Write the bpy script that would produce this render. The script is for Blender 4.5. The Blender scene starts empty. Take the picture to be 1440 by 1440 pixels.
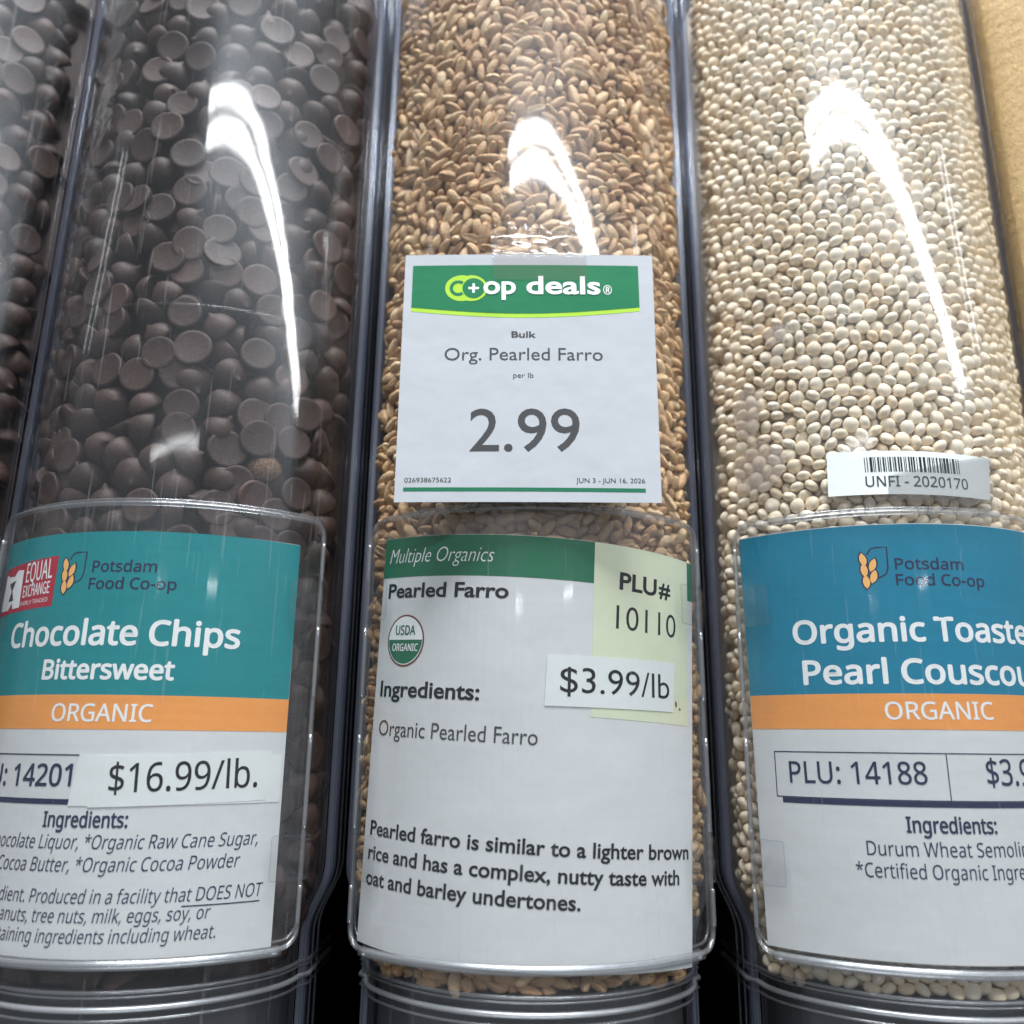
import bpy, bmesh, math, random
import numpy as np
from mathutils import Vector, Matrix, Quaternion, noise

random.seed(11)
rng = np.random.default_rng(7)
sc = bpy.context.scene
COL = sc.collection

# ------------------------------------------------------------------ camera
TILT, ROLL = math.radians(15.2), math.radians(0.64)
cam_d = bpy.data.cameras.new('camera')
cam_d.sensor_width = 36.0
cam_d.lens = 30.0
cam_d.clip_start = 0.01
cam_d.clip_end = 50.0
cam_d.dof.use_dof = True
cam_d.dof.focus_distance = 0.228
cam_d.dof.aperture_fstop = 9.0
cam = bpy.data.objects.new('camera', cam_d)
COL.objects.link(cam)
_f = Vector((0, math.cos(TILT), math.sin(TILT)))
_u0 = Vector((0, -math.sin(TILT), math.cos(TILT)))
_r0 = Vector((1, 0, 0))
_r = _r0 * math.cos(ROLL) + _u0 * math.sin(ROLL)
_u = _u0 * math.cos(ROLL) - _r0 * math.sin(ROLL)
cam.matrix_world = Matrix(((_r.x, _u.x, -_f.x, -0.005), (_r.y, _u.y, -_f.y, 0.0), (_r.z, _u.z, -_f.z, 0.0), (0, 0, 0, 1)))
sc.camera = cam

# ------------------------------------------------------------------ world: grey store interior
world = bpy.data.worlds.new('World')
sc.world = world
world.use_nodes = True
bg = world.node_tree.nodes['Background']
bg.inputs[0].default_value = (0.90, 0.95, 1.0, 1)
bg.inputs[1].default_value = 0.27

# ------------------------------------------------------------------ ceiling lamps of the store, plus an added overhead fill
def area_lamp(name, x0, x1, y0, y1, z, watt, col=(0.97, 0.99, 1.0)):
    d = bpy.data.lights.new(name, 'AREA')
    d.shape = 'RECTANGLE'
    d.size = abs(x1 - x0)
    d.size_y = abs(y1 - y0)
    d.energy = watt
    d.color = col
    o = bpy.data.objects.new(name, d)
    o.location = ((x0 + x1) / 2, (y0 + y1) / 2, z)
    COL.objects.link(o)
    return o

LZ = 1.5
for (y0, y1) in ((-1.425, -1.36), (-1.55, -1.48)):
    area_lamp('ceiling_tube', -0.50, 3.4, y0, y1, LZ, 33.0)
area_lamp('ceiling_tube', 1.95, 3.4, -0.43, -0.37, LZ, 3.2)
area_lamp('ceiling_tube', -3.4, -1.95, -0.42, -0.38, LZ, 1.3)
area_lamp('ceiling_tube', -1.9, 0.2, -4.10, -3.98, LZ, 11.0)
area_lamp('ceiling_tube', 2.9, 3.02, -9.5, -6.5, LZ, 26.0)
area_lamp('ceiling_tube', -1.25, -1.15, -9.5, -6.5, LZ, 20.0)
area_lamp('overhead_fill', -0.60, 0.60, -0.42, -0.02, LZ, 62.0)  # added fill for soft overall light, not a fixture of the store

# ------------------------------------------------------------------ exposure
sc.view_settings.view_transform = 'Standard'
sc.view_settings.look = 'None'
sc.view_settings.exposure = 0.14
sc.view_settings.gamma = 1.0
sc.cycles.transparent_max_bounces = 40
sc.cycles.max_bounces = 10
sc.cycles.caustics_reflective = False
sc.cycles.caustics_refractive = False
sc.cycles.use_denoising = True
sc.cycles.sample_clamp_indirect = 6.0

# ------------------------------------------------------------------ materials
def new_mat(name):
    m = bpy.data.materials.new(name)
    m.use_nodes = True
    nt = m.node_tree
    nt.nodes.clear()
    out = nt.nodes.new('ShaderNodeOutputMaterial')
    return m, nt, out

def nd(nt, t, **kw):
    n = nt.nodes.new(t)
    for k, v in kw.items():
        setattr(n, k, v)
    return n

def math_node(nt, op, a, b=None, c=None):
    n = nt.nodes.new('ShaderNodeMath')
    n.operation = op
    for i, v in enumerate((a, b, c)):
        if v is None:
            continue
        if isinstance(v, (int, float)):
            n.inputs[i].default_value = v
        else:
            nt.links.new(v, n.inputs[i])
    return n.outputs[0]

def noise_fac(nt, scale, detail=3.0, rough=0.5, stretch=None):
    tc = nd(nt, 'ShaderNodeTexCoord')
    n = nd(nt, 'ShaderNodeTexNoise')
    n.inputs['Scale'].default_value = scale
    n.inputs['Detail'].default_value = detail
    n.inputs['Roughness'].default_value = rough
    src = tc.outputs['Object']
    if stretch:
        mp = nd(nt, 'ShaderNodeMapping')
        mp.inputs['Scale'].default_value = stretch
        nt.links.new(src, mp.inputs['Vector'])
        src = mp.outputs[0]
    nt.links.new(src, n.inputs['Vector'])
    return n.outputs['Fac']

def bump(nt, h, strength, dist):
    b = nd(nt, 'ShaderNodeBump')
    b.inputs['Strength'].default_value = strength
    b.inputs['Distance'].default_value = dist
    nt.links.new(h, b.inputs['Height'])
    return b.outputs[0]

def clear_plastic(name, tint=(0.97, 0.975, 0.98), rough=0.025, haze=0.03, dust=0.02, wave=0.10, body=None, body_fac=0.0, f0=0.045, scratch=0.0):
    """thin clear plastic: what passes straight through, what mirrors, a faint haze of wear"""
    m, nt, out = new_mat(name)
    L = nt.links
    lw = nd(nt, 'ShaderNodeLayerWeight')
    lw.inputs['Blend'].default_value = 0.5
    wav = noise_fac(nt, 30, 2.0)
    n1 = bump(nt, wav, wave, 0.002)
    p5 = math_node(nt, 'POWER', lw.outputs['Facing'], 5.0)
    F = math_node(nt, 'MULTIPLY_ADD', p5, 1.0 - f0, f0)
    tr = nd(nt, 'ShaderNodeBsdfTransparent')
    tr.inputs[0].default_value = (*tint, 1)
    gl = nd(nt, 'ShaderNodeBsdfGlossy')
    gl.inputs['Roughness'].default_value = rough
    L.new(n1, gl.inputs['Normal'])
    hz = nd(nt, 'ShaderNodeBsdfGlossy')
    hz.inputs['Roughness'].default_value = 0.27
    hz.inputs[0].default_value = (0.85, 0.92, 1.0, 1)
    df = nd(nt, 'ShaderNodeBsdfDiffuse')
    df.inputs[0].default_value = (0.62, 0.62, 0.64, 1)
    base = tr.outputs[0]
    if body:
        bd = nd(nt, 'ShaderNodeBsdfDiffuse')
        bd.inputs[0].default_value = (*body, 1)
        mb = nd(nt, 'ShaderNodeMixShader')
        mb.inputs[0].default_value = body_fac
        L.new(base, mb.inputs[1]); L.new(bd.outputs[0], mb.inputs[2])
        base = mb.outputs[0]
    smear = noise_fac(nt, 55, 5.0, 0.6, (1, 1, 0.35))
    ds = math_node(nt, 'MULTIPLY', math_node(nt, 'POWER', smear, 2.2), dust * 2.5)
    if scratch > 0:
        sv = noise_fac(nt, 900, 2.0, 0.5, (1, 1, 0.03))
        sv2 = math_node(nt, 'GREATER_THAN', sv, 0.69)
        ds = math_node(nt, 'MULTIPLY_ADD', sv2, scratch, ds)
    m1 = nd(nt, 'ShaderNodeMixShader')
    L.new(ds, m1.inputs[0]); L.new(base, m1.inputs[1]); L.new(df.outputs[0], m1.inputs[2])
    m2 = nd(nt, 'ShaderNodeMixShader')
    hm = math_node(nt, 'MULTIPLY', math_node(nt, 'MULTIPLY_ADD', smear, 1.2, 0.4), haze)
    L.new(hm, m2.inputs[0]); L.new(m1.outputs[0], m2.inputs[1]); L.new(hz.outputs[0], m2.inputs[2])
    m3 = nd(nt, 'ShaderNodeMixShader')
    L.new(F, m3.inputs[0]); L.new(m2.outputs[0], m3.inputs[1]); L.new(gl.outputs[0], m3.inputs[2])
    L.new(m3.outputs[0], out.inputs[0])
    return m

def glass(name, col=(0.93, 0.95, 0.97), rough=0.03):
    m, nt, out = new_mat(name)
    p = nd(nt, 'ShaderNodeBsdfPrincipled')
    p.inputs['Base Color'].default_value = (*col, 1)
    p.inputs['Transmission Weight'].default_value = 1.0
    p.inputs['Roughness'].default_value = rough
    p.inputs['IOR'].default_value = 1.49
    nt.links.new(p.outputs[0], out.inputs[0])
    return m

def paper(name, col, rough=0.55, grain=0.04, streak=0.0, spec=0.12, coat=0.0):
    """printed or plain paper; print keeps a faint fibre and toner mottle"""
    m, nt, out = new_mat(name)
    L = nt.links
    p = nd(nt, 'ShaderNodeBsdfPrincipled')
    p.inputs['Roughness'].default_value = rough
    p.inputs['Specular IOR Level'].default_value = spec
    p.inputs['Coat Weight'].default_value = coat
    p.inputs['Coat Roughness'].default_value = 0.2
    n = noise_fac(nt, 420, 4.0, 0.65)
    v = math_node(nt, 'MULTIPLY_ADD', n, grain * 2, 1.0 - grain)
    if streak:
        s = noise_fac(nt, 260, 3.0, 0.6, (0.12, 0.12, 3.0))
        v = math_node(nt, 'MULTIPLY', v, math_node(nt, 'MULTIPLY_ADD', s, streak * 2, 1.0 - streak))
    mx = nd(nt, 'ShaderNodeMix', data_type='RGBA', blend_type='MULTIPLY')
    mx.inputs[0].default_value = 1.0
    mx.inputs[6].default_value = (*col, 1)
    cb = nd(nt, 'ShaderNodeCombineColor')
    for i in range(3):
        L.new(v, cb.inputs[i])
    L.new(cb.outputs[0], mx.inputs[7])
    L.new(mx.outputs[2], p.inputs['Base Color'])
    wv = noise_fac(nt, 45, 3.0)
    L.new(bump(nt, math_node(nt, 'MULTIPLY_ADD', n, 0.02, wv), 0.28, 0.002), p.inputs['Normal'])
    L.new(p.outputs[0], out.inputs[0])
    return m

def food(name, cols, rough=0.5, spec=0.4, bscale=900, bstr=0.3, bdist=0.0003, mott=0.15, sss=0.0, mscale=350, dust=None, glow=0.0):
    """kernels: colour differs from piece to piece, mottled inside each piece"""
    m, nt, out = new_mat(name)
    L = nt.links
    p = nd(nt, 'ShaderNodeBsdfPrincipled')
    p.inputs['Roughness'].default_value = rough
    p.inputs['Specular IOR Level'].default_value = spec
    g = nd(nt, 'ShaderNodeNewGeometry')
    oi = nd(nt, 'ShaderNodeObjectInfo')
    r = math_node(nt, 'FRACT', math_node(nt, 'ADD', g.outputs['Random Per Island'], oi.outputs['Random']))
    ramp = nd(nt, 'ShaderNodeValToRGB')
    cr = ramp.color_ramp
    while len(cr.elements) < len(cols):
        cr.elements.new(0.5)
    for i, c in enumerate(cols):
        cr.elements[i].position = i / (len(cols) - 1)
        cr.elements[i].color = (*c, 1)
    L.new(r, ramp.inputs[0])
    n = noise_fac(nt, mscale, 4.0, 0.6)
    v = math_node(nt, 'MULTIPLY_ADD', n, mott * 2, 1.0 - mott)
    cb = nd(nt, 'ShaderNodeCombineColor')
    for i in range(3):
        L.new(v, cb.inputs[i])
    mx = nd(nt, 'ShaderNodeMix', data_type='RGBA', blend_type='MULTIPLY')
    mx.inputs[0].default_value = 1.0
    L.new(ramp.outputs[0], mx.inputs[6]); L.new(cb.outputs[0], mx.inputs[7])
    colo = mx.outputs[2]
    if dust:
        dn = noise_fac(nt, 1300, 3.0, 0.7)
        dm = math_node(nt, 'MULTIPLY', math_node(nt, 'POWER', dn, 3.0), dust[3])
        m2 = nd(nt, 'ShaderNodeMix', data_type='RGBA')
        m2.inputs[7].default_value = (*dust[:3], 1)
        L.new(dm, m2.inputs[0]); L.new(colo, m2.inputs[6])
        colo = m2.outputs[2]
    L.new(colo, p.inputs['Base Color'])
    if sss:
        p.inputs['Subsurface Weight'].default_value = sss
        p.inputs['Subsurface Radius'].default_value = (0.0016, 0.001, 0.0006)
        p.inputs['Subsurface Scale'].default_value = 1.0
    h = noise_fac(nt, bscale, 3.0, 0.6)
    L.new(bump(nt, h, bstr, bdist), p.inputs['Normal'])
    if glow:      # starchy kernels let a little light through
        tl = nd(nt, 'ShaderNodeBsdfTranslucent')
        L.new(colo, tl.inputs[0])
        mt = nd(nt, 'ShaderNodeMixShader')
        mt.inputs[0].default_value = glow
        L.new(p.outputs[0], mt.inputs[1]); L.new(tl.outputs[0], mt.inputs[2])
        L.new(mt.outputs[0], out.inputs[0])
    else:
        L.new(p.outputs[0], out.inputs[0])
    return m

M = {}
M['panel'] = clear_plastic('clear_bin_plastic', (0.98, 0.98, 0.98), 0.045, 0.020, 0.012, 0.06, f0=0.035, scratch=0.09)
M['corner'] = clear_plastic('bluish_plastic_edge', (0.66, 0.70, 0.82), 0.20, 0.04, 0.02, 0.15, body=(0.20, 0.22, 0.30), body_fac=0.22, scratch=0.06)
M['side'] = clear_plastic('bluish_side_wall', (0.90, 0.92, 0.96), 0.10, 0.02, 0.015, 0.1, body=(0.10, 0.11, 0.15), body_fac=0.05)
M['bead'] = clear_plastic('moulded_plastic_bead', (0.80, 0.84, 0.90), 0.08, 0.04, 0.01, 0.1, body=(0.20, 0.22, 0.28), body_fac=0.05, f0=0.06)
M['sheet'] = clear_plastic('label_holder_sheet', (0.98, 0.98, 0.98), 0.05, 0.008, 0.006, 0.16, f0=0.025, scratch=0.06)
M['lip'] = clear_plastic('clear_lip_lit_white', (0.85, 0.86, 0.87), 0.25, 0.12, 0.06, 0.25, body=(0.60, 0.62, 0.65), body_fac=0.25, f0=0.06)  # whitish body stands in for lamp light passing through the clear lip
M['tape'] = clear_plastic('sticky_tape', (0.97, 0.96, 0.95), 0.06, 0.004, 0.01, 0.35, body=(0.55, 0.46, 0.38), body_fac=0.05, f0=0.03)
M['crinkle'] = clear_plastic('crinkled_clear_tape', (0.97, 0.97, 0.97), 0.10, 0.02, 0.01, 1.0, f0=0.09)
M['residue'] = clear_plastic('tape_residue', (0.90, 0.88, 0.86), 0.3, 0.10, 0.10, 0.5, body=(0.50, 0.42, 0.36), body_fac=0.30)
M['rim'] = clear_plastic('clear_plastic_rim', (0.90, 0.91, 0.92), 0.14, 0.05, 0.03, 0.25, body=(0.50, 0.52, 0.55), body_fac=0.08, f0=0.07)
M['black'] = paper('black_gap_backing', (0.006, 0.006, 0.007), 0.6, 0.1)  # even black for the unseen backing that keeps the gaps dark
M['grey_mech'] = paper('dark_grey_dispenser_plastic', (0.055, 0.057, 0.064), 0.45, 0.1)
M['white'] = paper('white_label_paper', (0.62, 0.65, 0.67), 0.5, 0.04, 0.04)
M['card'] = paper('white_card', (0.43, 0.46, 0.50), 0.55, 0.015)
M['sticker'] = paper('white_sticker', (0.69, 0.74, 0.75), 0.42, 0.015)
M['teal'] = paper('teal_print', (0.018, 0.235, 0.262), 0.42, 0.07, 0.08)
M['blue'] = paper('blue_print', (0.014, 0.205, 0.330), 0.42, 0.07, 0.08)
M['orange'] = paper('orange_print', (0.80, 0.33, 0.095), 0.45, 0.06, 0.07)
M['navy'] = paper('navy_ink', (0.028, 0.034, 0.085), 0.5, 0.12)
M['ink'] = paper('black_ink', (0.018, 0.020, 0.022), 0.5, 0.12)
M['grey_ink'] = paper('grey_ink', (0.062, 0.064, 0.070), 0.5, 0.12)
M['brown'] = paper('brown_ink', (0.16, 0.07, 0.05), 0.5, 0.12)
M['white_ink'] = paper('white_print', (0.80, 0.84, 0.86), 0.5, 0.03)
M['red'] = paper('red_print', (0.42, 0.035, 0.06), 0.5, 0.08)
M['green'] = paper('dark_green_print', (0.022, 0.155, 0.085), 0.5, 0.08, 0.05)
M['deal_green'] = paper('banner_green_print', (0.013, 0.165, 0.075), 0.5, 0.07, 0.03)
M['lime'] = paper('lime_print', (0.36, 0.60, 0.06), 0.5, 0.06)
M['pale'] = paper('pale_green_print', (0.64, 0.70, 0.53), 0.5, 0.03)
M['wheat'] = paper('wheat_orange_print', (0.85, 0.47, 0.16), 0.5, 0.05)
M['chip'] = food('dark_chocolate', [(0.020, 0.010, 0.009), (0.038, 0.020, 0.018), (0.026, 0.013, 0.012), (0.066, 0.037, 0.034)], 0.55, 0.3, 1100, 0.25, 0.0004, 0.3, dust=(0.18, 0.13, 0.11, 0.6))
M['chip_dusty'] = food('crumbly_brown_chocolate', [(0.085, 0.045, 0.030), (0.095, 0.05, 0.033)], 0.7, 0.2, 900, 0.9, 0.0008, 0.5, dust=(0.35, 0.24, 0.16, 1.6))
M['farro'] = food('farro_kernel', [(0.42, 0.22, 0.105), (0.68, 0.45, 0.24), (0.56, 0.33, 0.165), (0.84, 0.64, 0.40), (0.47, 0.26, 0.13), (0.73, 0.50, 0.27)], 0.55, 0.3, 1100, 0.8, 0.0006, 0.40, dust=(0.86, 0.67, 0.45, 1.0))
M['pearl'] = food('couscous_pearl', [(0.90, 0.77, 0.57), (0.94, 0.84, 0.68), (0.92, 0.80, 0.61), (0.95, 0.88, 0.75), (0.90, 0.73, 0.52)], 0.50, 0.30, 1200, 0.16, 0.0002, 0.09)
M['meal'] = food('golden_meal', [(0.70, 0.50, 0.25), (0.72, 0.52, 0.27)], 0.8, 0.1, 1500, 0.9, 0.0009, 0.25, mscale=1400)
M['husk'] = paper('dry_husk', (0.16, 0.11, 0.055), 0.7, 0.4)

# ------------------------------------------------------------------ mesh helpers
def link(name, verts, faces, mat, parent=None, smooth=False, mats=None):
    me = bpy.data.meshes.new(name)
    me.from_pydata([tuple(v) for v in verts], [], faces)
    me.validate()
    if mat is not None:
        me.materials.append(mat)
    if smooth:
        me.polygons.foreach_set('use_smooth', [True] * len(me.polygons))
    me.update()
    o = bpy.data.objects.new(name, me)
    COL.objects.link(o)
    if parent is not None:
        o.parent = parent
        o.matrix_parent_inverse = parent.matrix_basis.inverted()
    return o

def thing(name, label, cat, loc=(0, 0, 0), group=None):
    o = bpy.data.objects.new(name, None)
    o.empty_display_size = 0.01
    o.location = loc
    COL.objects.link(o)
    o['label'] = label
    o['category'] = cat
    if group:
        o['group'] = group
    return o

def tag(o, label=None, cat=None, group=None, kind=None):
    if label: o['label'] = label
    if cat: o['category'] = cat
    if group: o['group'] = group
    if kind: o['kind'] = kind
    return o

def loft(secs, close=True, caps=True):
    """secs: list of rings (equal count) -> verts, faces"""
    n = len(secs[0])
    v = [p for s in secs for p in s]
    f = []
    for i in range(len(secs) - 1):
        for k in range(n if close else n - 1):
            a, b = i * n + k, i * n + (k + 1) % n
            f.append((a, b, b + n, a + n))
    if caps and close:
        f.append(tuple(range(n))[::-1])
        f.append(tuple(range((len(secs) - 1) * n, len(secs) * n)))
    return v, f

def tube(pts, r, closed=False, n=8, flat=1.0, caps=True):
    pts = [Vector(p) for p in pts]
    secs = []
    prev = None
    m = len(pts)
    for i, p in enumerate(pts):
        if closed:
            t = pts[(i + 1) % m] - pts[i - 1]
        else:
            t = pts[min(i + 1, m - 1)] - pts[max(i - 1, 0)]
        t.normalize()
        out = Vector((p.x * 0 + 0, -1, 0)) if prev is None else prev
        a = out - t * out.dot(t)
        if a.length < 1e-4:
            a = Vector((0, 0, 1)) - t * t.z
        a.normalize()
        prev = a
        b = t.cross(a)
        secs.append([p + a * (r * math.cos(2 * math.pi * k / n)) + b * (r * flat * math.sin(2 * math.pi * k / n)) for k in range(n)])
    if closed:
        secs.append(secs[0])
        return loft(secs, True, False)
    return loft(secs, True, caps)

CY = 0.281            # depth of the axis of the bins' rounded fronts
R = 0.059             # outer radius of the rounded front
AM = math.radians(55.3)
HWX = 0.0515

def kz(z):
    """how far the body is drawn in towards the chute at the bottom"""
    t = min(1, max(0, (-0.033 - z) / 0.018))
    t = t * t * (3 - 2 * t)
    return 1 - 0.115 * t

ZL = [0.33, 0.25, 0.16, 0.08, 0.0, -0.031] + [-0.033 - 0.0018 * i for i in range(11)] + [-0.056, -0.08, -0.14]
R2, A1, A2 = 0.0202, math.radians(48), math.radians(87)   # tighter shoulders of the rounded front
YE = 0.2560

# ------------------------------------------------------------------ bin builder
def make_bin(xc, label):
    root = thing('gravity_bin', label, 'bulk bin', (xc, YE, -0.14), 'clear gravity bins side by side on the rack')
    def P(pts, z):
        k = kz(z)
        return [Vector((xc + x * k, y, z)) for x, y in pts]
    arc = [(-A2 + 2 * A2 * i / 72) for i in range(73)]
    def at(a, o=0.0):
        if abs(a) <= A1:
            return ((R + o) * math.sin(a), CY - (R + o) * math.cos(a))
        s = math.copysign(1, a)
        return (s * (R - R2) * math.sin(A1) + (R2 + o) * math.sin(a), CY - (R - R2) * math.cos(A1) - (R2 + o) * math.cos(a))
    sec = [at(a) for a in arc] + [at(a, -.0016) for a in reversed(arc)]
    link('front_panel', *loft([P(sec, z) for z in ZL]), M['panel'], root, True)
    for s in (-1, 1):
        xe = .0489
        cor = [(s * (xe + .0001), YE - .0005), (s * (HWX - .0008), YE - .0005), (s * HWX, YE + .0004), (s * HWX, YE + .0028), (s * (xe - .0002), YE + .0028)]
        link('corner_strip', *loft([P(cor, z) for z in ZL]), M['corner'], root)
        wall = [(s * HWX, YE + .003), (s * HWX, CY + .12), (s * (HWX - .0016), CY + .12), (s * (HWX - .0016), YE + .003)]
        link('side_wall', *loft([P(wall, z) for z in ZL]), M['side'], root)
        for (dx, y, r) in ((HWX - .0006, YE - .0007, .0004), (HWX + .0001, YE + .006, .0004), (HWX + .0001, YE + .0125, .0004)):
            link('rib', *tube([Vector((xc + s * dx * kz(z), y, z)) for z in ZL], r, n=8), M['bead'], root, True)
    link('dark_back_sheet', *loft([P([(-HWX, CY + .121), (HWX, CY + .121), (HWX, CY + .123), (-HWX, CY + .123)], z) for z in (ZL[0], ZL[-1])]), M['black'], root)  # black sheet added behind each bin to keep stray light out of gaps
    # fine moulded line across the rounded front, then two ledges round the chute
    a2 = [(-A1 + 2 * A1 * i / 48) for i in range(49)]
    link('moulding_line', *tube([Vector((xc + (R + .00005) * math.sin(a), CY - (R + .00005) * math.cos(a), .1215)) for a in a2], .00030, n=6, flat=1.2), M['sheet'], root, True)
    for zz, rr, ex in ((-0.0572, .0005, .0004), (-0.0583, .0003, .0003), (-0.0608, .0007, .0006), (-0.0632, .0004, .0004)):
        k = kz(zz)
        pts = [Vector((xc - (HWX + .0003) * k, YE + .03, zz)), Vector((xc - (HWX + .0003) * k, YE + .0005, zz))]
        pts += [Vector((xc + at(a, ex)[0] * k, at(a, ex)[1], zz)) for a in arc]
        pts += [Vector((xc + (HWX + .0003) * k, YE + .0005, zz)), Vector((xc + (HWX + .0003) * k, YE + .03, zz))]
        link('ledge', *tube(pts, rr, n=8), M['lip'] if rr > .0006 else M['rim'], root, True)
    # dispenser block under the food
    k = .86
    bl = [(at(a, -.00175)[0] * .995, at(a, -.00175)[1]) for a in arc[::4]] + [(.040, CY + .1), (-.040, CY + .1)]
    link('dispenser_gate', *loft([[Vector((xc + x * k, y, z)) for x, y in bl] for z in (-.0573, -.135)]), M['grey_mech'], root)
    return root

XA, XB, XC, XD, XE = -0.2090, -0.105, 0.0012, 0.1065, 0.2102
bin_a = make_bin(XA, 'clear bin of chocolate chips cut off by the left edge of the photo')
bin_b = make_bin(XB, 'clear bin of chocolate chips wearing the teal label')
bin_c = make_bin(XC, 'clear bin of brown farro in the middle, behind the white price card')
bin_d = make_bin(XD, 'clear bin of cream coloured couscous pearls wearing the blue label')
bin_e = make_bin(XE, 'clear bin of golden meal at the far right edge')

# unseen black backing and rack floor, added so the gaps stay dark
def box(x0, x1, y0, y1, z0, z1):
    v = [(x, y, z) for x in (x0, x1) for y in (y0, y1) for z in (z0, z1)]
    return v, [(0, 1, 3, 2), (4, 6, 7, 5), (0, 4, 5, 1), (2, 3, 7, 6), (0, 2, 6, 4), (1, 5, 7, 3)]
tag(link('dark_backdrop', *box(-.6, .6, .43, .45, -.3, .6), M['black']), kind='structure')
tag(link('rack_shelf', *box(-.6, .6, .20, .43, -.175, -.142), M['black']), kind='structure')

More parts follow.
